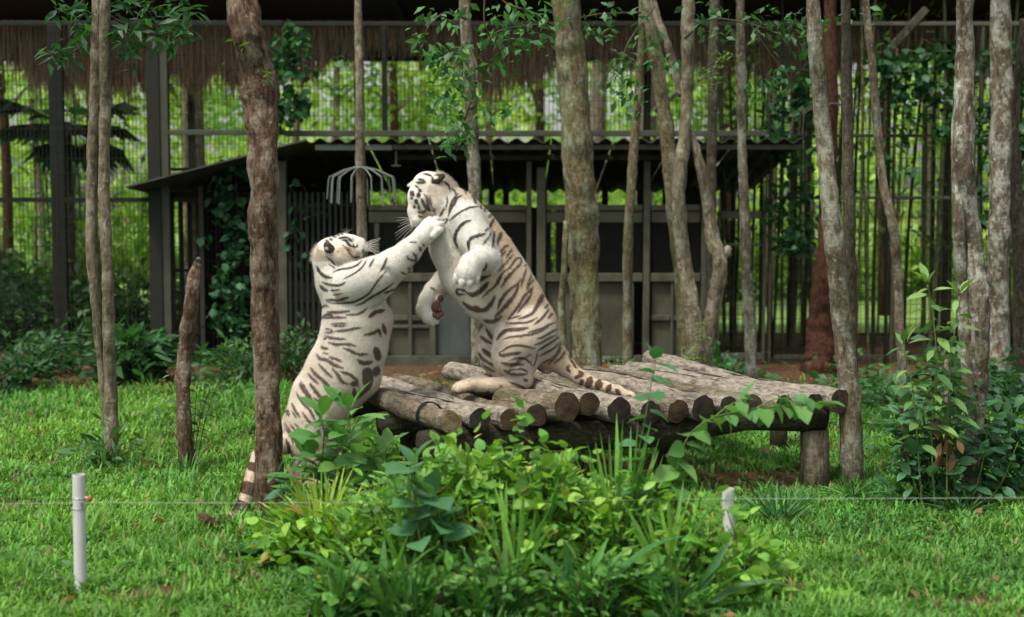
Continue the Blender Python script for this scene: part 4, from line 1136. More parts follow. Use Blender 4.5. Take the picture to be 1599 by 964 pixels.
L.strokes(['body', 'nleg'], (470, 480), S6, [
 ([(310,225),(400,220),(480,205),(565,190)],14), ([(230,200),(285,210),(285,235),(220,235)],10), ([(225,265),(300,290),(420,298)],14), ([(210,300),(240,290)],12), ([(260,330),(340,350),(430,345),(515,362)],16),
 ([(190,365),(220,385),(255,388)],16), ([(400,385),(460,405),(540,440),(630,440)],16), ([(210,425),(260,440)],8), ([(150,440),(180,480),(250,500),(310,540),(395,572)],20), ([(260,465),(320,485),(390,510)],14),
 ([(165,530),(220,590),(295,660)],14), ([(95,570),(140,630),(210,690),(280,760)],20), ([(65,620),(110,670),(165,720)],14), ([(300,580),(350,640),(390,700),(450,720)],18), ([(370,605),(450,630),(520,680),(540,740)],18),
 ([(470,715),(530,720)],30), ([(535,490),(590,525),(670,510)],24), ([(600,262),(680,240),(730,215),(750,270)],18), ([(770,160),(795,245)],22), ([(700,380),(720,440),(730,490)],40), ([(625,615),(630,690)],66),
 ([(720,560),(700,640)],44), ([(660,730),(580,790),(520,830),(500,770)],38), ([(0,700),(50,790),(105,875)],20), ([(85,715),(140,790),(200,860)],18), ([(0,880),(60,950)],16), ([(120,850),(200,930)],14)])
L.strokes(['body', 'nleg', 'tail'], (420, 600), S6, [
 ([(290,0),(350,80),(405,155)],24), ([(400,0),(440,70),(500,140)],18), ([(260,80),(310,160),(380,240),(430,330)],16), ([(425,130),(510,215)],18), ([(215,180),(250,250),(290,310)],14), ([(215,255),(260,320)],8),
 ([(165,235),(190,300)],18), ([(315,265),(360,330),(410,385)],12), ([(150,370),(220,470),(300,540),(350,590)],12), ([(200,380),(280,470)],8), ([(240,370),(320,450)],9), ([(155,420),(210,480),(230,560)],12),
 ([(160,520),(190,600),(190,700)],14), ([(330,700),(270,760),(235,840)],14), ([(310,870),(360,850),(430,855),(500,870)],16), ([(330,840),(420,838),(520,880)],8), ([(170,560),(200,660),(175,780)],12)])
L.strokes(['tail'], (0, 600), 2.648, [([(1040,340),(1066,350)],22), ([(1010,425),(1055,440)],34), ([(980,505),(1020,520)],36), ([(930,560),(955,590)],36), ([(835,540),(880,590)],70)])
pxl = L.px
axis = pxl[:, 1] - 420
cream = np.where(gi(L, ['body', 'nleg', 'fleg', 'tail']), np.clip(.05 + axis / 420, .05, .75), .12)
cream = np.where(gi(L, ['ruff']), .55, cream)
cream = np.where(gi(L, ['narm', 'paw', 'farm']), .02, cream)
e = gi(L, ['ear']) & (L.vn[:, 1] < .3)
sp = np.hypot((pxl[:, 0] - 509.5) / 3.2, (pxl[:, 1] - 388) / 2.6) < 1
L.dark[e & ~sp] = .95
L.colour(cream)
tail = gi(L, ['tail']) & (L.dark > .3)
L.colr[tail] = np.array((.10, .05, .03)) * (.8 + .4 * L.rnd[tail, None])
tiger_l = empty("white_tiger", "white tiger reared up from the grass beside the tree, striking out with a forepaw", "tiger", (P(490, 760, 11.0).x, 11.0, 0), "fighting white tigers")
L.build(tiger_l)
small_ball("nose", P(571, 381, 11.0), .018, MAT['nose'], tiger_l, (.8, 1.2, .9))
small_ball("eye", P(549, 374, 10.945), .011, MAT['eye'], tiger_l)
small_ball("eye", P(551, 371, 11.055), .011, MAT['eye'], tiger_l)
wo, wt = [], []
for k in range(16):
    wo.append(P(566, 382 + k % 6 * 2.4, 10.955 + .006 * (k % 4))); wt.append(P(586 + random.random() * 10, 372 + k * 1.9, 10.82 + random.random() * .2))
for k in range(5):
    wo.append(P(541, 366, 10.96)); wt.append(P(532 + k * 4.5, 356 + abs(k - 2), 10.9))
whiskers(tiger_l, wo, wt)
# ------------------------------------------------------------------ log platform
UDIR, VDIR = Vector((-.40, .916, 0)), Vector((.937, .352, 0))
FA = Vector((-.42, 9.7, 0))
def front_at(px, py):
    Y = 10.0
    for _ in range(8):
        p = P(px, py, Y)
        Y = 9.7 + (p.x + .42) * (1.1 / 2.93)
    return P(px, py, Y)
plat = empty("log_platform", "low platform of weathered logs laid side by side on short posts", "platform", (1.2, 11.5, 0))
LOGS = [(705,660,18.5,'log_tan','end_tan',2.9,0), (750,655,17.5,'log_grey','end_dark',2.9,0), (797,655,17,'log_grey','end_brown',2.9,0), (840,650,18,'log_tan','end_brown',2.85,.03),
        (882,635,25,'log_tan','end_brown',.85,-.04), (920,631,19.5,'log_grey','end_brown',2.8,0), (966,642,21,'log_grey','end_dark',2.8,0), (1022,646,18,'log_grey','end_dark',2.85,.05),
        (1058,642,18,'log_tan','end_brown',2.8,.0), (1095,637,22,'log_grey','end_dark',2.9,-.03), (1138,634,16.5,'log_grey','end_dark',2.8,0), (1182,634,17.5,'log_tan','end_brown',2.75,.05),
        (1226,633,17,'log_grey','end_brown',2.8,.02), (1272,631,18,'log_grey','end_dark',2.95,0), (1313,627,18.5,'log_grey','end_brown',2.95,0)]
random.seed(11)
for i, (px, py, rp, mt, em, ln, sb) in enumerate(LOGS):
    a = front_at(px, py) + UDIR * sb
    r = M(rp, a.y)
    tw = Vector((random.uniform(-.02, .02), 0, 0))
    n = 15
    amp = .035 if i in (14, 9, 3) else .014
    ph = random.random() * 6
    drop = -.07 + random.uniform(-.02, .02) + (.10 if i == 14 else 0)
    pts = [a + UDIR * (ln * k / n) + VDIR * (amp * (math.sin(k * .55 + ph) - math.sin(ph)) + random.gauss(0, .003)) + Vector((0, 0, drop * k / n + amp * .6 * (math.sin(k * .4 + ph) - math.sin(ph)))) for k in range(n + 1)]
    if i == 4: pts = [p + VDIR * (-.12 * k / n) for k, p in enumerate(pts)]
    rad = [r * (1 + .06 * math.sin(k * .8 + ph)) * (1 - .12 * k / n) for k in range(n + 1)]
    rad[0] *= .97
    mb = MB().tube(pts, rad, 18, False, .17, i + 2)
    lg = mb.build("log", MAT[mt], plat, smooth=True)
    for end, nm in ((0, "cut_end"), (n, "cut_end")):
        ring = mb.v[end * 18:end * 18 + 18]
        c = sum((Vector(q) for q in ring), Vector()) / 18
        out = (-UDIR if end == 0 else UDIR) * .004
        v, f, tc = [c + out * 1.5], [], [(0, 0, i * 2.0)]
        for fr in (.55, 1.0):
            for q in ring:
                d = Vector(q) - c
                v.append(c + d * fr + out * (1.2 if fr < 1 else .2))
                tc.append((d.dot(VDIR) * fr, d.z * fr, i * 2.0))
        for k in range(18):
            k2 = (k + 1) % 18
            f.append((0, 1 + k, 1 + k2) if end else (0, 1 + k2, 1 + k))
            f.append((1 + k, 19 + k, 19 + k2, 1 + k2) if end else (1 + k2, 19 + k2, 19 + k, 1 + k))
        MB().add(v, f, tc).build(nm, MAT[em if end == 0 else 'end_tan'], lg)
    # drying cracks: narrow splinters raised along the top edge
    if mt == 'log_grey':
        for q in range(3):
            k0 = random.randint(1, 9); k1 = k0 + random.randint(2, 4)
            off = VDIR * random.uniform(-.4, .4) * r + Vector((0, 0, 1)) * r * .93
            cr = [pts[min(k, n)] + off + VDIR * random.gauss(0, .006) for k in range(k0, k1 + 1)]
            MB().tube(cr, [.002] + [.0045] * (len(cr) - 2) + [.002], 5).build("crack", MAT['end_dark'], lg)
def line_pt(s, u, z): return FA + VDIR * s + UDIR * u + Vector((0, 0, z))
for u, s0, s1, z0, z1, r in ((.20, -.16, 3.13, .50, .545, .10), (2.3, -.2, 3.1, .50, .5, .09), (1.3, -.1, 3.0, .50, .5, .085)):
    pts = [line_pt(s0 + (s1 - s0) * k / 14, u, z0 + (z1 - z0) * k / 14 + .02 * math.sin(k * .7)) for k in range(15)]
    bm_ = MB().tube(pts, [r * (1.08 + .08 * math.sin(k)) for k in range(15)], 16, True, .2, 31 + u)
    bm_.build("beam", MAT['log_dark'], plat, smooth=True)
for (px, py, r, m, u) in ((722, 760, .085, 'log_tan', .22), (1296, 772, .115, 'log_tan', .2), (1040, 735, .08, 'log_dark', None), (640, 740, .08, 'log_dark', None), (1215, 700, .08, 'log_dark', None), (900, 700, .08, 'log_dark', None)):
    g = G(px, py)
    if u is not None:
        g = FA + VDIR * ((g.x + .42) / .937 if False else 0)
        q = front_at(px, 690); g = Vector((q.x, q.y, 0)) + UDIR * u
    top = .44 if u is not None else .42
    MB().tube([(g.x, g.y, -.1), (g.x + .004, g.y, .15), (g.x, g.y, top)], [r * 1.04, r, r * .98], 16, True, .1, px).build("post", MAT[m], plat, smooth=True)
def binding(name, c, axis, r, n, mat='steel_grey'):
    ax = axis.normalized(); e1 = ax.cross(Vector((0, 0, 1)) if abs(ax.z) < .9 else Vector((0, 1, 0))).normalized(); e2 = ax.cross(e1)
    for k in range(n):
        ring = [c + ax * (k * .022 + .006 * math.sin(3 * t)) + (e1 * math.cos(t) + e2 * math.sin(t)) * r for t in np.linspace(0, 2 * math.pi, 21)]
        MB().tube(ring, .005, 5, False).build(name, MAT[mat], plat)
a = front_at(705, 660) + UDIR * .42
binding("wire_binding", a + Vector((0, 0, -.01)), UDIR, M(18.5, 9.8) * 1.16, 3, 'steel_dark')

# ------------------------------------------------------------------ electric wire on plastic posts
def plastic_post(label, xb, yb, xt, yt, Y, rp):
    b, t = P(xb, yb, Y), P(xt, yt, Y); b.z = -.05
    root = empty("wire_post", label, "post", (b.x, Y, 0), "white posts of the electric wire")
    r = M(rp, Y); ri = r * .86
    n = 24
    ax = (t - b).normalized(); e1 = Vector((1, 0, 0)); e2 = ax.cross(e1).normalized(); e1 = e2.cross(ax)
    v, f = [], []
    for (c, rr) in ((b, r), (t - ax * .004, r), (t, r * .985), (t, ri), (t - ax * .12, ri)):
        v += [c + (e1 * math.cos(2 * math.pi * k / n) + e2 * math.sin(2 * math.pi * k / n)) * rr for k in range(n)]
    for j in range(4):
        for k in range(n): f.append((j * n + k, j * n + (k + 1) % n, (j + 1) * n + (k + 1) % n, (j + 1) * n + k))
    f.append(tuple(range(4 * n, 5 * n)))
    MB().add(v, f).build("pipe", MAT['pvc'], root, smooth=True).data.polygons.foreach_set("use_smooth", [False] * len(f))
    return root, e1, e2, r
YW = G(126, 928).y
pp, e1, e2, r = plastic_post("white plastic pipe post in the left grass with an orange insulator", 126, 930, 123, 741, YW, 10)
for y in (777, 793):
    c = P(123.5, y, YW)
    MB().tube([c + (e1 * math.cos(t) + e2 * math.sin(t)) * (r + .002) for t in np.linspace(0, 2 * math.pi, 25)], .0022, 5, False).build("clamp_wire", MAT['wire'], pp)
clamp = MB().beam(P(127, 785, YW - .046), P(129, 798, YW - .046), .012, .01).build("clamp", MAT['steel_pale'], pp)
MB().tube([P(133, 777, YW - .01), P(137, 777, YW - .012)], .006, 6).build("pin", MAT['wire'], clamp)
small_ball("insulator", P(140, 779, YW - .012), .016, MAT['orange'], clamp, (1, 1, 1.1))
pp2, _, _, _ = plastic_post("white plastic pipe post half hidden by leaves right of the bush", 1141, 935, 1137, 763, YW - .05, 10)
c = P(1137, 779, YW - .05)
MB().tube([c + (e1 * math.cos(t) + e2 * math.sin(t)) * (r + .002) for t in np.linspace(0, 2 * math.pi, 25)], .0022, 5, False).build("clamp_wire", MAT['wire'], pp2)
wp = []
for (x0, y0), (x1, y1), sag in (((-420, 787), (123, 785), 2), ((123, 785), (1137, 779), 2.5), ((1137, 779), (1990, 772), 2)):
    for k in range(12):
        u = k / 12
        wp.append(P(x0 + (x1 - x0) * u, y0 + (y1 - y0) * u + sag * 4 * u * (1 - u), YW - .052))
wo_ = MB().tube(wp, .0013, 5).build("electric_wire", MAT['wire'])
tag(wo_, "thin pale electric wire strung between the white posts", "wire")
# ------------------------------------------------------------------ plants
def put_leaf(root, pos, d, size, kind, col, roll=0.0, wid=1.0, label=None):
    Rm = basis(np.array([d], float), np.array([roll]))[0]
    m = Matrix(Rm.tolist()).to_4x4()
    o = bpy.data.objects.new("leaf", LMESH[kind])
    COL.objects.link(o)
    o.parent = root
    o.matrix_local = Matrix.Translation(Vector(pos) - root.location) @ m @ Matrix.Diagonal((size * wid, size, size, 1))
    o.color = (col[0], col[1], col[2], 1)
    return o
def stem_points(st, Y):
    S = spline([(p[0], p[1], p[2] if len(p) > 2 else 0) for p in st], 6)
    return [P(p[0], p[1], Y + p[2]) for p in S]
def stem_plant(name, label, Y, stems, kind, size, per_m, cols, group, start=.25, droop=.2, out=1.0, thick=.005, mat='stem_green', objs=True, wid=1.0, top=0, cat="plant", jitter=.03):
    base = stem_points(stems[0], Y)[0]
    root = empty(name, label, cat, (base.x, base.y, 0), group)
    pos_, dr_, sz_, cl_ = [], [], [], []
    for st in stems:
        pts = stem_points(st, Y)
        pts[0] = Vector((pts[0].x, pts[0].y, min(pts[0].z, -.02))) if st is stems[0] else pts[0]
        MB().tube(pts, [thick * (1.1 - .7 * i / len(pts)) for i in range(len(pts))], 5).build("stem", MAT[mat], root, smooth=True)
        seg = [(pts[i + 1] - pts[i]).length for i in range(len(pts) - 1)]
        tot = sum(seg); n = max(3, int(tot * (1 - start) * per_m))
        for k in range(n + top):
            u = start + (1 - start) * ((k + .5) / n if k < n else 1.0)
            u = min(u, 1.0) * tot; i = 0
            while i < len(seg) - 1 and u > seg[i]: u -= seg[i]; i += 1
            p = pts[i].lerp(pts[i + 1], min(1, u / max(seg[i], 1e-6)))
            t = (pts[i + 1] - pts[i]).normalized()
            a = k * 2.4 + random.uniform(-.5, .5)
            side = Vector((math.cos(a), math.sin(a), 0))
            side = (side - t * side.dot(t)).normalized()
            d = (side * out + t * random.uniform(.15, .5) + Vector((0, 0, -droop * random.uniform(.3, 1.6)))).normalized()
            if k >= n: d = (t * 1.0 + side * .7).normalized()
            s = random.uniform(*size) * (1 - .25 * (k / max(n, 1)))
            c = greens(1, *cols)[0]
            stalk = s * .18
            pos_.append(p + d * stalk + Vector((random.gauss(0, jitter), random.gauss(0, jitter), random.gauss(0, jitter))) * .3); dr_.append(d); sz_.append(s); cl_.append(c)
    if objs:
        for p, d, s, c in zip(pos_, dr_, sz_, cl_): put_leaf(root, p, d, s, kind, c, random.gauss(0, .4), wid)
    else:
        foliage("foliage", root, pos_, dr_, sz_, cl_, kind, .5, False)
    return root
def strap_plant(name, label, Y, base, leaves, cols, group, width=.02, cat="plant", upright=.8):
    """clump of arching blades; leaves: (tip_px, tip_py, lift_px, depth offset)"""
    b = G(base[0], base[1]) if Y is None else P(base[0], base[1], Y)
    b.z = max(b.z, 0) if b.z < .15 else b.z
    root = empty(name, label, cat, (b.x, b.y, 0), group)
    for (tx, ty, lift, dy) in leaves:
        tip = P(tx, ty, b.y + dy)
        s0 = Vector((b.x + random.gauss(0, .03), b.y + random.gauss(0, .03), 0.0))
        mid = (s0 + tip) / 2 + Vector((0, 0, M(lift, b.y)))
        n = 9; pts = []
        for i in range(n + 1):
            u = i / n
            pts.append(s0 * (1 - u) ** 2 + mid * 2 * u * (1 - u) + tip * u * u)
        v, f = [], []
        w0 = width * random.uniform(.75, 1.25)
        tw = random.uniform(-.6, .6)
        for i, p in enumerate(pts):
            u = i / n
            t = (pts[min(i + 1, n)] - pts[max(i - 1, 0)]).normalized()
            sd = t.cross(Vector((0, 0, 1)))
            sd = sd.normalized() if sd.length > 1e-3 else Vector((1, 0, 0))
            if abs(sd.x) < .5: sd = (sd + Vector((.6, 0, 0)) * (1 if sd.x >= 0 else -1)).normalized(); sd = (sd - t * sd.dot(t)).normalized()
            up = sd.cross(t)
            sd2 = sd * math.cos(tw) + up * math.sin(tw)
            up2 = sd2.cross(t)
            w = w0 * (.55 + .9 * u if u < .4 else .91 * (1 - ((u - .4) / .6) ** 2.2) + .02) * .5
            v += [p - sd2 * w + up2 * w * .45, p, p + sd2 * w + up2 * w * .45]
        for i in range(n):
            k = i * 3
            f += [(k, k + 1, k + 4, k + 3), (k + 1, k + 2, k + 5, k + 4)]
        o = MB().add(v, f).build("leaf", MAT['leaf_obj'], root, smooth=True)
        c = greens(1, *cols)[0]
        o.color = (c[0], c[1], c[2], 1)
    return root
def fan(n, cx, cy, rx, ry, a0, a1, lift=(10, 40), dy=.3):
    out = []
    for k in range(n):
        a = math.radians(a0 + (a1 - a0) * (k + random.uniform(.1, .9)) / n)
        s = random.uniform(.65, 1.05)
        out.append((cx + math.cos(a) * rx * s, cy - math.sin(a) * ry * s, random.uniform(*lift), random.uniform(-dy, dy)))
    return out
def shrub(name, label, px, py, Y, w, h, n, size, cols, group, kind='oval', nst=7, cat="shrub", zbase=0.0, flat=1.0, lo=True, dead=0.0):
    """small bush: stems fanned from the base, leaves all through an uneven volume. w,h in metres"""
    b = P(px, py, Y)
    root = empty(name, label, cat, (b.x, Y, zbase), group)
    mb = MB(); lobes = []
    for k in range(nst):
        a = random.uniform(0, 2 * math.pi); rr = random.uniform(.25, .95) * w / 2
        top = Vector((b.x + math.cos(a) * rr, Y + math.sin(a) * rr * flat, zbase + h * random.uniform(.45, 1.0) * (1 - .35 * rr / (w / 2))))
        s0 = Vector((b.x + random.gauss(0, .03), Y + random.gauss(0, .03), zbase - .02))
        mid = s0.lerp(top, .5) + Vector((random.gauss(0, .04), random.gauss(0, .04), h * .08))
        mb.tube([s0, mid, top], [.007, .005, .0025], 5)
        lobes.append((s0, mid, top))
    mb.build("stems", MAT['stem_brown'], root, smooth=True)["kind"] = "stuff"
    pos, dr = [], []
    for k in range(n):
        s0, mid, top = random.choice(lobes)
        u = random.random() ** .6
        p = (s0 * (1 - u) ** 2 + mid * 2 * u * (1 - u) + top * u * u)
        q = Vector((random.gauss(0, 1), random.gauss(0, 1) * flat, random.gauss(0, .7))) * (.11 * w + .03)
        p = p + q
        if p.z < zbase + .02: p.z = zbase + random.uniform(.02, .12)
        o = Vector((p.x - b.x, p.y - Y, .25 * h)).normalized()
        d = (o + Vector((random.gauss(0, .6), random.gauss(0, .6), random.gauss(-.1, .45)))).normalized()
        pos.append(p); dr.append(d)
    cl = greens(n, *cols)
    if dead:
        dm = RNG.random(n) < dead
        cl[dm] = greens(int(dm.sum()), (.22, .13, .05), (.46, .40, .08), .2)
    foliage("foliage", root, pos, dr, np.array([random.uniform(*size) ** 1 * random.choice((.7, 1, 1, 1.25)) for _ in range(n)]), cl, kind, .6, lo)
    return root
random.seed(23)
FG = "plants of the foreground bush"
# --- foreground bush
stem_plant("broadleaf_shrub", "upright shrub with long pointed fresh-green leaves in front of the left tiger's hips", 9.15,
    [[(548, 830), (552, 740), (548, 680), (543, 645)], [(505, 815), (503, 730), (506, 680), (503, 655)], [(590, 820), (596, 750), (600, 712)], [(520, 820), (528, 760), (535, 700)], [(475, 815), (470, 765), (478, 720)]], 'oval', (.22, .34), 34, ((.07, .21, .05), (.14, .30, .08), .15), FG, .3, .05, .9, .008, top=4, wid=.85)
stem_plant("round_leaf_sapling", "sapling with big rounded blue-green leaves at the centre-left of the foreground bush", 7.6,
    [[(665, 900), (652, 820), (645, 770), (640, 725)], [(700, 890), (690, 820), (672, 770)]], 'heart', (.15, .22), 26, ((.065, .19, .08), (.12, .28, .11), .15), FG, .35, .25, 1, .006, top=2)
stem_plant("round_leaf_sapling", "small sapling with rounded blue-green leaves at the foot of the broken trunk", 9.1,
    [[(452, 850), (446, 800), (440, 765), (432, 738)]], 'heart', (.10, .15), 26, ((.05, .16, .08), (.08, .22, .11), .15), FG, .3, .2, 1, .004, top=1)
stem_plant("heart_leaf_vine", "light green heart-leaved vine climbing in front of the platform's left post", 7.85,
    [[(800, 860), (795, 760), (805, 690), (815, 640)], [(770, 850), (762, 770), (775, 700)], [(830, 850), (842, 770), (850, 690)], [(745, 850), (730, 770), (712, 720)], [(690, 850), (688, 770), (680, 690)]],
    'heart', (.06, .10), 52, ((.10, .27, .045), (.17, .34, .06), .2), FG, .1, .3, 1, .003, top=2)
stem_plant("heart_leaf_sapling", "tall sapling with heart-shaped green leaves standing before the middle of the platform", 7.9,
    [[(1000, 800), (996, 720), (1008, 650), (1016, 605), (1024, 562)]], 'heart', (.115, .165), 20, ((.05, .17, .07), (.10, .25, .09), .15), FG, .28, .3, 1, .005, top=2)
stem_plant("arching_branch_plant", "arching leafy branch reaching right across the platform's dark front beam", 7.95,
    [[(1045, 800), (1060, 720), (1078, 678), (1115, 652), (1170, 640), (1225, 634), (1280, 630)], [(1115, 652), (1135, 636), (1160, 622)], [(1180, 638), (1215, 622), (1240, 628)]], 'heart', (.10, .155), 24,
    ((.06, .20, .06), (.15, .31, .075), .15), FG, .3, .6, .8, .005, top=3)
strap_plant("strap_leaf_lily", "fan of narrow light green strap leaves standing before the platform's middle", 7.95, (965, 815), fan(18, 965, 755, 100, 108, 18, 162, (5, 25)), ((.12, .30, .055), (.24, .45, .09), .15), FG, .038)
strap_plant("strap_leaf_lily", "short fan of broad pale strap leaves left of the narrow-leaved fan", 7.85, (862, 850), fan(11, 862, 800, 60, 90, 40, 150, (5, 25)), ((.10, .26, .05), (.15, .32, .06), .15), FG, .055)
strap_plant("grass_tuft", "yellow-green tuft of long thin grass at the left of the foreground bush", 8.4, (505, 870), fan(75, 510, 835, 120, 110, 8, 172, (5, 45)), ((.16, .32, .04), (.40, .50, .08), .25), FG, .022, "grass tuft")
strap_plant("grass_tuft", "yellowish grass tuft right of the big round-leaved sapling", 7.8, (745, 900), fan(30, 745, 870, 90, 110, 20, 160, (5, 45)), ((.14, .28, .03), (.28, .38, .06), .2), FG, .018, "grass tuft")
for x_, y_, Y_, n_, lb_ in ((640, 870, 7.75, 16, "strappy light clump rising left of the bright bush"), (800, 880, 7.6, 18, "strappy light clump rising amid the bright bush"), (1045, 880, 7.7, 16, "strappy light clump left of the right-hand white post")):
    strap_plant("strap_leaf_clump", lb_, Y_, (x_, y_), fan(n_, x_, y_ - 30, 95, 110, 15, 165, (5, 35)), ((.10, .28, .05), (.24, .45, .08), .2), FG, .032)
# arching dark straps at the bottom
def arcs(*a): return [(x, y, l, d) for x, y, l, d in a]
strap_plant("crinum_lily", "dark strap-leaved lily arching low at the bottom left of the bush", 7.25, (600, 990), arcs((452, 862, 60, 0), (690, 850, 50, .1), (520, 835, 20, .1), (560, 850, 30, -.1), (640, 830, 25, 0), (600, 840, 10, .1), (480, 930, 30, -.1), (700, 925, 40, -.1), (540, 880, 40, .2), (655, 880, 30, .1), (575, 900, 20, -.2), (625, 905, 20, -.2)), ((.04, .15, .03), (.12, .29, .06), .2), FG, .05)
strap_plant("crinum_lily", "dark strap-leaved lily at the bottom centre of the bush", 7.2, (745, 1000), arcs((690, 870, 30, 0), (760, 845, 15, 0), (820, 870, 40, .1), (850, 920, 40, 0), (660, 930, 30, .1), (720, 850, 20, .1), (790, 900, 35, -.1), (740, 900, 15, -.15), (700, 905, 25, -.1), (775, 930, 25, -.2), (720, 930, 20, -.2)), ((.04, .15, .03), (.12, .29, .06), .2), FG, .046)
strap_plant("crinum_lily", "large glossy dark lily with long leaves sweeping right at the bottom", 7.3, (900, 990), arcs((1085, 838, 70, 0), (1010, 850, 60, .1), (950, 840, 30, .1), (880, 840, 15, 0), (830, 860, 40, .1), (1060, 905, 45, -.1), (980, 900, 40, -.1), (850, 915, 25, -.1), (915, 890, 20, -.2), (945, 920, 30, -.2), (1110, 930, 40, 0)), ((.035, .13, .03), (.10, .26, .06), .2), FG, .062)
strap_plant("crinum_lily", "dark lily with leaves spreading beside the right-hand white post", 7.4, (1075, 980), arcs((1185, 850, 35, 0), (1235, 915, 50, 0), (1140, 845, 20, .1), (1200, 890, 40, -.1), (1040, 860, 20, 0), (1000, 900, 40, 0), (1190, 945, 25, -.1), (1100, 880, 15, -.1), (1120, 915, 20, -.2), (1060, 915, 15, -.2), (1225, 955, 30, .1)), ((.03, .11, .03), (.09, .22, .06), .2), FG, .05)
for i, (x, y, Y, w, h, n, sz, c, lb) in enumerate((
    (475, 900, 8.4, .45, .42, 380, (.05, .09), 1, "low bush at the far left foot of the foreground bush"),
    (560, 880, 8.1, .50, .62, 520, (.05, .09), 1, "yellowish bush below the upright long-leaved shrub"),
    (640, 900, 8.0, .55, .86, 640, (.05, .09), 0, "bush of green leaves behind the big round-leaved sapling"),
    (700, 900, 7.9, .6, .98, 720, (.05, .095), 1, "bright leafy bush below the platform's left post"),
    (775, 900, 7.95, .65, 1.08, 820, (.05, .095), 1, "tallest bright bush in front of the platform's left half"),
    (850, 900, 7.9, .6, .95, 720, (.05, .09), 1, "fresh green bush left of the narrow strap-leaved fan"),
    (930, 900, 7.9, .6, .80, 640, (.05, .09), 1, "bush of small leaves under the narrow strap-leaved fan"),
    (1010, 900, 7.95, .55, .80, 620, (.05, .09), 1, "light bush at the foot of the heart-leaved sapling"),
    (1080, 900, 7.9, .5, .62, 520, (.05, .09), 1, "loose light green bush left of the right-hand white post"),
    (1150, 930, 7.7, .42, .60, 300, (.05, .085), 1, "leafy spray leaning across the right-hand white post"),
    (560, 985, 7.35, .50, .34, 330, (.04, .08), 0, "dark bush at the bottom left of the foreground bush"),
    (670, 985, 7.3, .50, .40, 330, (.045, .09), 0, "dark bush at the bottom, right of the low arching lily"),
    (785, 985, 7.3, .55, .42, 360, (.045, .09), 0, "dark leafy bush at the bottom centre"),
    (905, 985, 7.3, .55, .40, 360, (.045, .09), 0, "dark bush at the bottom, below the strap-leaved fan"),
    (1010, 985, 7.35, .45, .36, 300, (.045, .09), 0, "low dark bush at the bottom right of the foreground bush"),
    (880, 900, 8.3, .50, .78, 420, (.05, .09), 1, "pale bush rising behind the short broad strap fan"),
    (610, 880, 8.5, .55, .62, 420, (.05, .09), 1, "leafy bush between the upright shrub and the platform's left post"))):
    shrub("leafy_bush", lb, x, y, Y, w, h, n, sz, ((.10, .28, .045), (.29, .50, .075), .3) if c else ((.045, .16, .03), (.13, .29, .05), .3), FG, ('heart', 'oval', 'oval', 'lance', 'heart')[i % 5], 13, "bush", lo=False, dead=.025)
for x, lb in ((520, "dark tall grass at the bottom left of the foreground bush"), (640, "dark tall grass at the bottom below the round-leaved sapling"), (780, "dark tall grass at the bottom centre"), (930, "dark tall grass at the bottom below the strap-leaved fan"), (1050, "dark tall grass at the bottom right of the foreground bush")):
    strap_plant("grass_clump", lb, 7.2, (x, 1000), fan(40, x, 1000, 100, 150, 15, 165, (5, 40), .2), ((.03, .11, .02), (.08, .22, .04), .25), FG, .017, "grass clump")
# --- elsewhere in the enclosure
strap = fan(12, 405, 840, 48, 55, 20, 165, (3, 12), .15)
rt = empty("broadleaf_herb", "rosette of wavy broad green leaves at the broken trunk's roots", "plant", (G(402, 872).x, G(402, 872).y, 0))
for k in range(13):
    a = k * 2.4
    d = Vector((math.cos(a), math.sin(a) * .7, random.uniform(.5, 1.3)))
    put_leaf(rt, rt.location + Vector((math.cos(a), math.sin(a), 0)) * .02, d, random.uniform(.14, .22), 'oval', greens(1, (.04, .14, .04), (.07, .20, .06))[0], random.gauss(0, .3), .9)
EN = "plants among the right-hand trunks"
stem_plant("tall_leafy_plant", "tall plant with drooping yellow-green tips left of the right forked trunk", 9.95,
    [[(1460, 800), (1455, 680), (1462, 560), (1455, 480), (1448, 445)], [(1478, 800), (1480, 640), (1488, 540), (1498, 462)], [(1440, 800), (1432, 680), (1424, 600), (1410, 540)]], 'lance', (.15, .24), 34, ((.05, .15, .05), (.22, .36, .10), .2), EN, .35, .45, 1, .007, top=4, wid=1.2)
stem_plant("dark_leafy_shrub", "dark green large-leaved shrub at the foot of the right forked trunk", 10.05,
    [[(1470, 810), (1450, 720), (1440, 620)], [(1490, 810), (1490, 720), (1480, 600)], [(1510, 810), (1535, 720), (1545, 640)], [(1450, 810), (1420, 730), (1410, 650)], [(1500, 810), (1470, 760), (1440, 700)], [(1515, 810), (1560, 760), (1590, 690)]],
    'oval', (.10, .16), 42, ((.03, .10, .05), (.075, .2, .085), .2), EN, .1, .3, 1, .006, top=2)
stem_plant("dark_leafy_shrub", "dark green shrub filling the right edge below the speckled trunk", 10.3,
    [[(1570, 830), (1575, 740), (1580, 640)], [(1590, 830), (1610, 740), (1625, 660)], [(1550, 830), (1540, 760), (1545, 690)], [(1580, 830), (1560, 770), (1600, 700)], [(1600, 830), (1640, 770), (1660, 690)]],
    'oval', (.10, .15), 42, ((.03, .09, .045), (.07, .18, .075), .2), EN, .1, .3, 1, .006, top=2)
shrub("dark_leafy_bush", "dense dark bush left of the right forked trunk's foot", 1448, 800, 10.25, .7, 1.05, 330, (.08, .14), ((.035, .11, .05), (.10, .24, .09), .25), EN, 'oval', 12, "bush", lo=False)
shrub("dark_leafy_bush", "dense dark bush between the right forked trunk and the picture's right edge", 1572, 800, 10.5, .75, .95, 380, (.08, .14), ((.03, .10, .05), (.08, .20, .08), .25), EN, 'oval', 12, "bush", lo=False)
dry = empty("withered_leaves", "cluster of curled brown dead leaves hanging by the right forked trunk", "dead leaves", P(1475, 690, 9.98), EN)
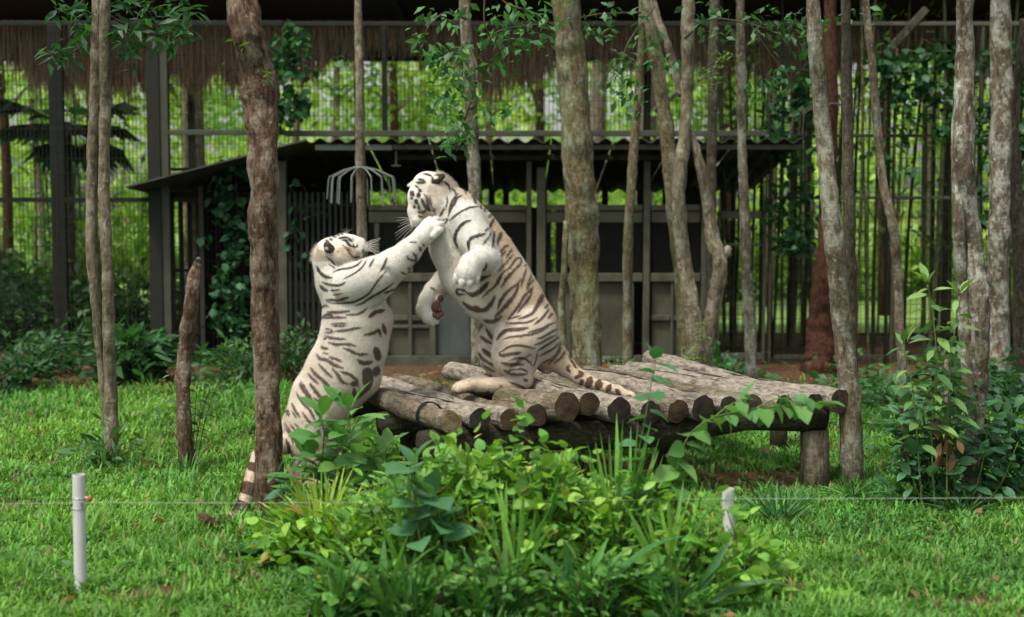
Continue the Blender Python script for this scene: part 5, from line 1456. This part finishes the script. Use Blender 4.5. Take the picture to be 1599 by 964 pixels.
for k in range(15):
    put_leaf(dry, P(1462 + random.random() * 34, 655 + random.random() * 60, 9.95 + random.uniform(-.05, .05)), (random.gauss(0, .4), random.gauss(0, .4), -1), random.uniform(.09, .15), 'oval', greens(1, (.20, .11, .06), (.34, .20, .12))[0], random.gauss(0, 1), .8)
stem_plant("airy_shrub", "thin airy shrub with small pale leaves growing round the leaning stump", 11.75,
    [[(300, 735), (312, 660), (330, 600), (352, 545)], [(296, 735), (290, 660), (270, 600), (262, 575)], [(305, 735), (325, 640), (360, 560), (392, 530)], [(300, 735), (305, 640), (312, 570)], [(298, 735), (280, 690), (250, 650)]],
    'oval', (.08, .13), 24, ((.05, .12, .05), (.13, .22, .08), .2), "plants in the left grass", .3, .2, 1, .004, 'stem_brown', top=2)
shrub("low_herb", "dark low herb at the base of the twin pale trunks", 172, 715, 11.8, .5, .42, 90, (.10, .17), ((.03, .10, .03), (.07, .18, .05), .2), "plants in the left grass", 'lance')
strap_plant("grass_clump", "clump of long grass at the base of the twin pale trunks", 11.7, (160, 735), fan(26, 160, 730, 45, 45, 10, 170, (2, 12), .15), ((.03, .12, .03), (.08, .2, .04), .2), "plants in the left grass", .014, "grass clump")
strap_plant("grass_clump", "clump of long grass at the foot of the leaning stump", 11.4, (292, 745), fan(26, 292, 740, 45, 42, 10, 170, (2, 12), .15), ((.04, .14, .03), (.1, .24, .05), .2), "plants in the left grass", .014, "grass clump")
strap_plant("grass_clump", "long grass under the platform's right post", 10.4, (1330, 790), fan(40, 1330, 790, 80, 50, 5, 175, (2, 14), .25), ((.04, .14, .03), (.09, .22, .05), .2), EN, .014, "grass clump")
strap_plant("grass_clump", "dark long grass at the foot of the right forked trunk", 9.9, (1500, 815), fan(50, 1500, 815, 120, 60, 5, 175, (2, 16), .3), ((.03, .12, .03), (.08, .2, .05), .2), EN, .015, "grass clump")
strap_plant("grass_clump", "dark long grass in front of the brown dirt patch", 9.6, (1215, 800), fan(50, 1215, 800, 90, 55, 5, 175, (2, 16), .3), ((.03, .13, .04), (.08, .2, .06), .2), EN, .016, "grass clump")
strap_plant("grass_clump", "long grass round the roots of the broken brown trunk", 9.5, (425, 845), fan(40, 425, 845, 70, 50, 5, 175, (2, 14), .25), ((.05, .17, .03), (.13, .30, .06), .2), "plants in the left grass", .014, "grass clump")
strap_plant("grass_clump", "dry-edged long grass at the foot of the left white post", 7.85, (126, 940), fan(24, 126, 940, 55, 45, 5, 175, (2, 14), .15), ((.07, .2, .04), (.22, .32, .08), .2), "plants in the left grass", .012, "grass clump")
BG = "shrubs along the foot of the fence"
for nm, lb, x, y, Y, w, h, n, sz, c, kd in (
    ("dark_bush", "dark round bush at the left edge before the fence", 22, 610, 16.6, 1.3, .85, 900, (.07, .13), (DKG, (.05, .14, .05), .25), 'oval'),
    ("dark_bush", "low dark bush left of the heavy fence post", 115, 600, 18.3, 1.3, .75, 600, (.07, .13), (DKG, (.045, .12, .04), .25), 'oval'),
    ("cycad", "shaggy dark bush with long narrow leaves between the twin trunks and the heavy post", 205, 590, 17.4, .9, .75, 420, (.22, .38), (DKG, (.05, .15, .05), .25), 'lance'),
    ("grassy_bush", "soft grassy bush behind the broken brown trunk", 380, 600, 17.5, 1.6, .45, 800, (.10, .2), ((.03, .10, .03), (.07, .18, .05), .25), 'lance'),
    ("dark_bush", "twiggy bush between the broken trunk and the left tiger", 462, 590, 17.2, .8, .95, 420, (.06, .1), (DKG, (.05, .13, .04), .25), 'oval'),
    ("leafy_bush", "bright leafy bush below the timber gate", 1140, 578, 17.3, 1.1, .32, 420, (.10, .16), ((.04, .14, .05), (.09, .24, .08), .2), 'oval'),
    ("fern", "small pale fern right of the thickest trunk's foot", 955, 578, 17.0, .6, .32, 160, (.07, .13), ((.08, .2, .06), (.14, .28, .1), .2), 'lance'),
    ("leafy_bush", "small green bush right of the red-brown flared trunk", 1340, 600, 16.0, .9, .38, 420, (.08, .13), ((.03, .1, .03), (.08, .2, .06), .2), 'oval'),
    ("leafy_bush", "green bush beyond the platform's right end", 1385, 620, 14.8, 1.0, .42, 480, (.07, .12), ((.03, .1, .03), (.08, .19, .06), .2), 'oval'),
    ("leafy_bush", "dark bush behind the right forked trunk", 1500, 600, 15.2, 1.2, .75, 600, (.08, .14), ((.02, .07, .03), (.06, .16, .05), .2), 'oval'),
    ("leafy_bush", "dark bush at the foot of the speckled right-hand trunk", 1590, 630, 14.6, 1.3, .62, 600, (.09, .15), ((.02, .07, .03), (.05, .14, .05), .2), 'oval'),
    ("leafy_bush", "low ground plant in the grass beyond the platform", 1440, 650, 13.4, .9, .26, 300, (.06, .1), ((.04, .12, .04), (.09, .22, .06), .2), 'oval')):
    shrub(nm, lb, x, y, Y, w, h, n, sz, c, BG, kd, 8, "bush", lo=True)
def vine(label, spots, Y, size, cols, strands, kind='heart', per=8, spread=.16):
    x, y = strands[0][0]
    b = P(x, y, Y)
    v = empty("climbing_vine", label, "vine", (b.x, Y, 0), "vines on the fence")
    for s in strands:
        MB().tube([P(p[0], p[1], Y) for p in spline(s, 4)], .008, 5).build("stem", MAT['stem_brown'], v)
    clusters(v, spots, Y, size, cols, kind, per, spread, .5)
R_ = random.Random(5)
vine("column of dark climbing leaves on the fence just left of the broken brown trunk", [(365 + R_.gauss(0, 16), R_.uniform(255, 565), R_.uniform(-.08, 0)) for _ in range(80)], YF - .08, .11, ((.02, .075, .035), (.05, .15, .06), .3), [[(370, 572), (362, 450), (372, 350), (366, 250)]])
vine("dark climbing leaves on the fence between the broken trunk and the thin guarded trunk", [(450 + R_.gauss(0, 26), R_.choice([R_.uniform(40, 200), R_.uniform(250, 420)]), R_.uniform(-.08, 0)) for _ in range(85)], YF - .09, .11, ((.02, .08, .035), (.06, .18, .07), .3), [[(452, 430), (446, 300), (455, 150), (450, 30)]])
vine("broad curtain of dark leaves high on the right fence", [(R_.uniform(1360, 1500), 70 + abs(R_.gauss(0, 90)), R_.uniform(-.10, 0)) for _ in range(55)], YF - .10, .12, ((.018, .065, .028), (.05, .15, .05), .3), [[(1402, 570), (1405, 400), (1420, 200), (1440, 60)], [(1440, 60), (1480, 90), (1510, 160)]])
vine("climbing leaves on the fence behind the platform's right-hand trunks", [(R_.uniform(1205, 1270), R_.uniform(110, 390), R_.uniform(-.08, 0)) for _ in range(70)], YF - .07, .11, ((.02, .07, .03), (.06, .17, .06), .3), [[(1232, 400), (1240, 250), (1235, 100)]])
vine("dark climbing leaves at the far right fence", [(R_.uniform(1530, 1640), R_.uniform(70, 420), R_.uniform(-.08, 0)) for _ in range(100)], YF - .08, .12, ((.018, .065, .03), (.05, .14, .05), .3), [[(1590, 430), (1580, 250), (1590, 60)]])

# ------------------------------------------------------------------ the wood beyond the fence
random.seed(41)
FT = "far trees beyond the fence"
WOOD = [(8, 27, .20, "pale thin trunk beyond the fence at the picture's left edge"), (62, 30, .16, "slim far trunk beyond the fence left of the twin trunks"), (300, 25.5, .42, "stout brown far trunk beyond the fence behind the leaning stump"),
        (205, 29, .16, "slim slanting far trunk beyond the fence left of the heavy post"), (455, 33, .2, "slim far trunk beyond the fence above the left tiger"), (520, 31, .18, "slim pale far trunk left of the thin guarded trunk"), (606, 30, .22, "pale far trunk right of the thin guarded trunk"),
        (655, 34, .2, "slender far trunk left of the standing tiger's head"), (762, 33, .2, "far trunk right of the slim mottled trunk"), (855, 32, .26, "pale far trunk left of the thickest trunk's top"), (945, 28, .34, "broad pale far trunk right of the thickest trunk's top"),
        (1005, 27, .42, "broad brown far trunk seen above the tin roof"), (1130, 30, .3, "pale far trunk above the timber gate"), (1190, 29, .24, "pale far trunk right of the timber gate"), (1255, 31, .25, "far trunk behind the red-brown trunk"),
        (1375, 27, .24, "far trunk behind the right fence's double post"), (1450, 32, .3, "pale far trunk among the bamboo"), (1620, 30, .3, "far trunk beyond the right edge trunk")]
for i, (x, Y, w, lb) in enumerate(WOOD):
    b = P(x, 500, Y)
    t = empty("forest_tree", lb, "tree", (b.x, Y, 0), FT)
    ln_ = random.uniform(-.5, .5) + (1.2 if i == 3 else 0)
    hgt = random.uniform(8.5, 11)
    pts = [Vector((b.x + ln_ * u + .12 * math.sin(u * 5 + i), Y + .1 * math.sin(u * 4), hgt * u - .1)) for u in np.linspace(0, 1, 10)]
    MB().tube(pts, [w / 2 * (1.2 - .7 * u) for u in np.linspace(0, 1, 10)], 9, True, .12, i).build("trunk", MAT['bark_pale' if i % 3 else 'bark_red'], t, smooth=True)
    pos, dr = [], []
    for k in range(5):
        u = random.uniform(.45, .95); p0 = pts[int(u * 9)]
        a = random.uniform(0, 6.28); e = p0 + Vector((math.cos(a), math.sin(a), .5)) * random.uniform(.8, 1.8)
        MB().tube([p0, p0.lerp(e, .5) + Vector((0, 0, .15)), e], [w * .2, w * .14, w * .06], 5).build("limb", MAT['bark_pale'], t)
        for _ in range(170):
            q = e + Vector((random.gauss(0, .75), random.gauss(0, .75), random.gauss(-.2, .6)))
            pos.append(q); dr.append(Vector((random.gauss(0, 1), random.gauss(0, 1), random.gauss(-.3, .6))))
    foliage("crown", t, pos, dr, RNG.uniform(.14, .26, len(pos)), greens(len(pos), (.10, .24, .03), (.27, .42, .05), .3), 'oval', .8, True)
# bamboo stand
culm = []
for v_ in range(3):
    mb = MB(); h = 6.2; pts = []; rad = []
    for k in range(25):
        z = h * k / 24
        pts.append(Vector((.10 * math.sin(z * .5 + v_) * z / h, .05 * math.sin(z * .7 + v_ * 2), z))); rad.append(.026 * (1 - .35 * z / h))
        pts.append(pts[-1] + Vector((0, 0, .012))); rad.append(rad[-1] * 1.18)
        pts.append(pts[-1] + Vector((0, 0, .012))); rad.append(rad[-2])
    mb.tube(pts, rad, 7)
    me = bpy.data.meshes.new("culm"); me.from_pydata(mb.v, [], mb.f); me.polygons.foreach_set("use_smooth", [True] * len(me.polygons)); me.materials.append(MAT['bamboo'])
    pos, dr = [], []
    for k in range(34):
        z = random.uniform(1.6, 6.0)
        pos.append((random.gauss(0, .16), random.gauss(0, .16), z)); dr.append((random.gauss(0, 1), random.gauss(0, 1), -.5))
    lm = foliage("leaves", None, pos, dr, RNG.uniform(.12, .22, 34), greens(34, (.05, .15, .03), (.15, .30, .05), .3), 'lance', .6, True)
    lme = lm.data; bpy.data.objects.remove(lm)
    culm.append((me, lme))
for k in range(96):
    px = random.uniform(1122, 1720) if k < 84 else random.uniform(-30, 235)
    Y = random.uniform(19.95, 24.5) if k < 84 else random.uniform(25, 29)
    b = P(px, 500, Y)
    wh = "far behind the left fence" if k >= 84 else "close behind the timber gate" if px < 1203 else "behind the fence between the gate and the red-brown trunk" if px < 1290 else "behind the fence between the red-brown trunk and the double post" if px < 1388 else "behind the fence between the double post and the right forked trunk" if px < 1500 else "behind the fence right of the right forked trunk"
    t = empty("bamboo_stem", ("slender pale" if k % 2 == 1 else "slender dark") + " bamboo stem " + wh, "bamboo", (b.x, Y, -.02), "bamboo stand behind the right fence" if k < 84 else "bamboo behind the left fence")
    rz = random.uniform(0, 6.28)
    for nm, me in zip(("culm", "leaves"), culm[k % 3]):
        o = link(nm, me, None, t)
        if nm == "culm" and k % 2 == 1:
            o.material_slots[0].link = 'OBJECT'; o.material_slots[0].material = MAT['bamboo_pale']
        o.rotation_euler = (random.gauss(0, .02), random.gauss(0, .02), rz)
        s = random.uniform(.7, 1.25); o.scale = (s, s, 1)
        if nm == "leaves": o["kind"] = "stuff"
# undergrowth
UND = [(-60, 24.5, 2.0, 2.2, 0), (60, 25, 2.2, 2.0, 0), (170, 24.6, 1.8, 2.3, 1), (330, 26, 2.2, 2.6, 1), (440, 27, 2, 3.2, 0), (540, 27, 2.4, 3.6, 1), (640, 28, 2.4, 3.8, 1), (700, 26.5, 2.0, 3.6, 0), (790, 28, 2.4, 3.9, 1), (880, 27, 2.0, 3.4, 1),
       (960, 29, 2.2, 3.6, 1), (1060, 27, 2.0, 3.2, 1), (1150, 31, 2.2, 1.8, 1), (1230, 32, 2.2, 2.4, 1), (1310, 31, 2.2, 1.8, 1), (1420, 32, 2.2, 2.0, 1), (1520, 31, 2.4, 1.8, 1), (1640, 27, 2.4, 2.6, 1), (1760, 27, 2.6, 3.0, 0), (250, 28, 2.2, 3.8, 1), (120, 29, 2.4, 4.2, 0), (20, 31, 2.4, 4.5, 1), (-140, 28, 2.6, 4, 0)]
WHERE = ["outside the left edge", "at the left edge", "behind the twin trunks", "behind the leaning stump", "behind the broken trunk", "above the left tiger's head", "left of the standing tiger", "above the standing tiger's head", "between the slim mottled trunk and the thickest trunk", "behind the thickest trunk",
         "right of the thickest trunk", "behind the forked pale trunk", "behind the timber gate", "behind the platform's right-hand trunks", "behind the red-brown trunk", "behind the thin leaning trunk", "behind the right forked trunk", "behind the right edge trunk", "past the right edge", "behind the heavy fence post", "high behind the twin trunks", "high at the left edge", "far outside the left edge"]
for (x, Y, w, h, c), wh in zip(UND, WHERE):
    shrub("forest_bush", ("sunlit yellow-green" if c else "dark green") + " bush beyond the fence " + wh, x, 500, Y, w, h, 750, (.14, .26), ((.12, .29, .04), (.33, .50, .06), .3) if c else ((.03, .10, .035), (.09, .22, .05), .3), "undergrowth beyond the fence", 'oval', 12, "bush")  # sunlit bushes carry the sunlight as brighter leaf colours
for x, Y, w, h, wh in ((15, 21.2, 1.6, 1.5, "low at the left edge"), (120, 21.5, 1.5, 1.3, "low behind the twin trunks"), (205, 21.0, 1.1, 1.6, "close left of the heavy post"), (300, 21.3, 1.0, 1.1, "low behind the leaning stump")):
    shrub("forest_bush", "dark green bush just beyond the fence, " + wh, x, 500, Y, w, h, 700, (.10, .19), ((.02, .065, .028), (.06, .15, .05), .3), "undergrowth beyond the fence", 'oval', 12, "bush")
# palm beyond the left fence
pl_ = empty("palm", "dark fan palm beyond the fence behind the twin trunks", "palm", (P(110, 500, 24).x, 24, 0))
MB().tube([pl_.location, pl_.location + Vector((.05, 0, 2.0)), pl_.location + Vector((0, 0, 3.6))], [.09, .08, .07], 8, True, .1).build("trunk", MAT['bark_dark'], pl_, smooth=True)
pos, dr = [], []
for k in range(14):
    a = k * 2.4; e = Vector((math.cos(a), math.sin(a), .35 - .9 * (k % 3) / 2)).normalized()
    c0 = pl_.location + Vector((0, 0, 3.6)) + e * .7
    MB().tube([pl_.location + Vector((0, 0, 3.55)), c0], .012, 5).build("frond_stalk", MAT['stem_green'], pl_)
    sd = e.cross(Vector((0, 0, 1))).normalized()
    for j in range(16):
        b_ = (j / 15 - .5) * 2.6
        pos.append(c0); dr.append(e * math.cos(b_) + sd * math.sin(b_) + Vector((0, 0, -.15)))
foliage("fronds", pl_, pos, dr, RNG.uniform(.55, .8, len(pos)), greens(len(pos), (.012, .045, .022), (.03, .09, .035), .3), 'lance', .4, True)
# far wall of leaves
nfar = 42000
fx = RNG.uniform(-26, 26, nfar); fy = RNG.uniform(37, 52, nfar)
top = 5 + 6 * vnoise(fx, fy, 3.0, 51)
fz = RNG.random(nfar) ** .8 * top
dens = vnoise(fx * 1.0, fz, 1.3, 52) + .35 * RNG.random(nfar) > .42
pos = np.stack([fx, fy, fz], 1)[dens]
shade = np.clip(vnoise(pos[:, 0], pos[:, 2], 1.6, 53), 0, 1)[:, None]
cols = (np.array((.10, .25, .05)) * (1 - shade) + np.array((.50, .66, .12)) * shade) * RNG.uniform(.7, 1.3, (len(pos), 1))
fw = foliage("distant_wood", None, pos, RNG.normal(0, 1, (len(pos), 3)) + np.array((0, -.6, -.2)), RNG.uniform(.22, .45, len(pos)), cols, 'oval', 1.0, True)
tag(fw, "bright mass of leaves of the distant wood beyond the fence", "wood", kind="stuff")

# ------------------------------------------------------------------ grass
nb = 300000
u = RNG.random(nb)
gy_ = 6.7 * (17.6 / 6.7) ** u
gxh = gy_ * .3637 * 1.28 + .5
gx_ = RNG.uniform(-1, 1, nb) * gxh
soil = soil_amount(gx_, gy_)
keep = RNG.random(nb) > soil * .93
clump = vnoise(gx_, gy_, .12, 61) * .6 + vnoise(gx_, gy_, .35, 62) * .4
keep &= RNG.random(nb) < .35 + 1.0 * clump
gx_, gy_, clump, soil = gx_[keep], gy_[keep], clump[keep], soil[keep]
nb = len(gx_)
az = RNG.uniform(0, 2 * np.pi, nb)
tuft = (vnoise(gx_, gy_, .22, 66) > .62) * RNG.random(nb)
ln = (.035 + .05 * RNG.random(nb)) * (.6 + .9 * clump) * (1 + .9 * tuft) * (1 + .25 * (gy_ - 8) / 8)
lean = RNG.uniform(.35, 1.35, nb)
wd = RNG.uniform(.0035, .0095, nb) * (1 + .6 * (gy_ - 7) / 10)
dx, dy = np.cos(az), np.sin(az)
sx_, sy_ = -dy, dx
z0 = ground_z(gx_, gy_)
bpos = np.stack([gx_, gy_, z0 - .005], 1)
dirh = np.stack([dx, dy, np.zeros(nb)], 1); sid = np.stack([sx_, sy_, np.zeros(nb)], 1); upv = np.array((0, 0, 1.0))
midp = bpos + dirh * (ln * .45 * np.sin(lean * .6))[:, None] + upv * (ln * .55 * np.cos(lean * .6))[:, None]
tip = midp + dirh * (ln * .55 * np.sin(lean * 1.3))[:, None] + upv * (ln * .5 * np.cos(lean * 1.3))[:, None]
co = np.stack([bpos - sid * wd[:, None] * .7, bpos + sid * wd[:, None] * .7, midp + sid * wd[:, None], midp - sid * wd[:, None], tip], 1).reshape(-1, 3)
k = np.arange(nb) * 5
hue = np.clip(vnoise(gx_, gy_, 1.4, 63) * .55 + vnoise(gx_, gy_, .3, 64) * .35 + .25 * RNG.random(nb) - .1, 0, 1)[:, None]
gc = np.array((.06, .225, .045)) * (1 - hue) + np.array((.21, .40, .055)) * hue
gc *= RNG.uniform(.65, 1.35, (nb, 1)) * (.62 + .75 * vnoise(gx_, gy_, .55, 67) * .6 + .3 * vnoise(gx_, gy_, .13, 68))[:, None]
dryb = RNG.random(nb) < .03 + .14 * (soil > .2)
gc[dryb] = np.array((.30, .25, .10)) * RNG.uniform(.6, 1.2, (dryb.sum(), 1))
gme = np_mesh("grass", co, quads=np.stack([k, k + 1, k + 2, k + 3], 1), tris=np.stack([k + 3, k + 2, k + 4], 1), col=np.repeat(gc, 5, 0))
tag(link("grass", gme, MAT['grass']), "short bright green grass over the enclosure floor", "grass", kind="stuff")
# broad-leaved weeds scattered through the turf
nw = 5200
wy = 7.0 * (15.5 / 7.0) ** RNG.random(nw); wx = RNG.uniform(-1, 1, nw) * (wy * .46 + .5)
wk = vnoise(wx, wy, .6, 81) * .6 + vnoise(wx, wy, .2, 82) * .4 > .56
wx, wy = wx[wk], wy[wk]; nw = len(wx)
wf = foliage("ground_weeds", None, np.stack([wx, wy, ground_z(wx, wy) + RNG.uniform(.02, .06, nw)], 1), np.stack([RNG.normal(0, 1, nw), RNG.normal(0, 1, nw), RNG.uniform(.1, .8, nw)], 1), RNG.uniform(.035, .085, nw), greens(nw, (.045, .15, .035), (.16, .31, .06), .3), 'oval', .5, True)
tag(wf, "small broad-leaved weeds growing through the turf", "weeds", kind="stuff")
# fallen leaves and litter
nl = 900
lx = RNG.uniform(-6, 6.5, nl); ly = np.where(RNG.random(nl) < .8, RNG.uniform(15.5, 19.3, nl), RNG.uniform(7.2, 15, nl))
fo = foliage("fallen_leaves", None, np.stack([lx, ly, ground_z(lx, ly) + np.where(ly > 15.5, .015, .05)], 1), np.stack([RNG.normal(0, 1, nl), RNG.normal(0, 1, nl), RNG.normal(.1, .15, nl)], 1), RNG.uniform(.05, .12, nl), greens(nl, (.12, .055, .025), (.30, .17, .08), .3), 'oval', .5, True)
tag(fo, "brown fallen leaves scattered over soil and grass", "leaf litter", kind="stuff")
# odds and ends behind the platform
pipe = MB().tube([P(930, 563, 17.8), P(985, 560, 17.9)], .045, 10).build("water_pipe", MAT['panel_teal'], smooth=True)
tag(pipe, "short blue-grey pipe lying behind the thickest trunk's foot", "pipe")
br = MB().box((P(938, 555, 18.6).x, 18.5, 0), (P(965, 555, 18.6).x, 18.7, .17)).build("clay_block", MAT['brick'])
br.modifiers.new("edge", 'BEVEL').width = .015
tag(br, "orange-brown clay block by the shed wall behind the thickest trunk", "block")
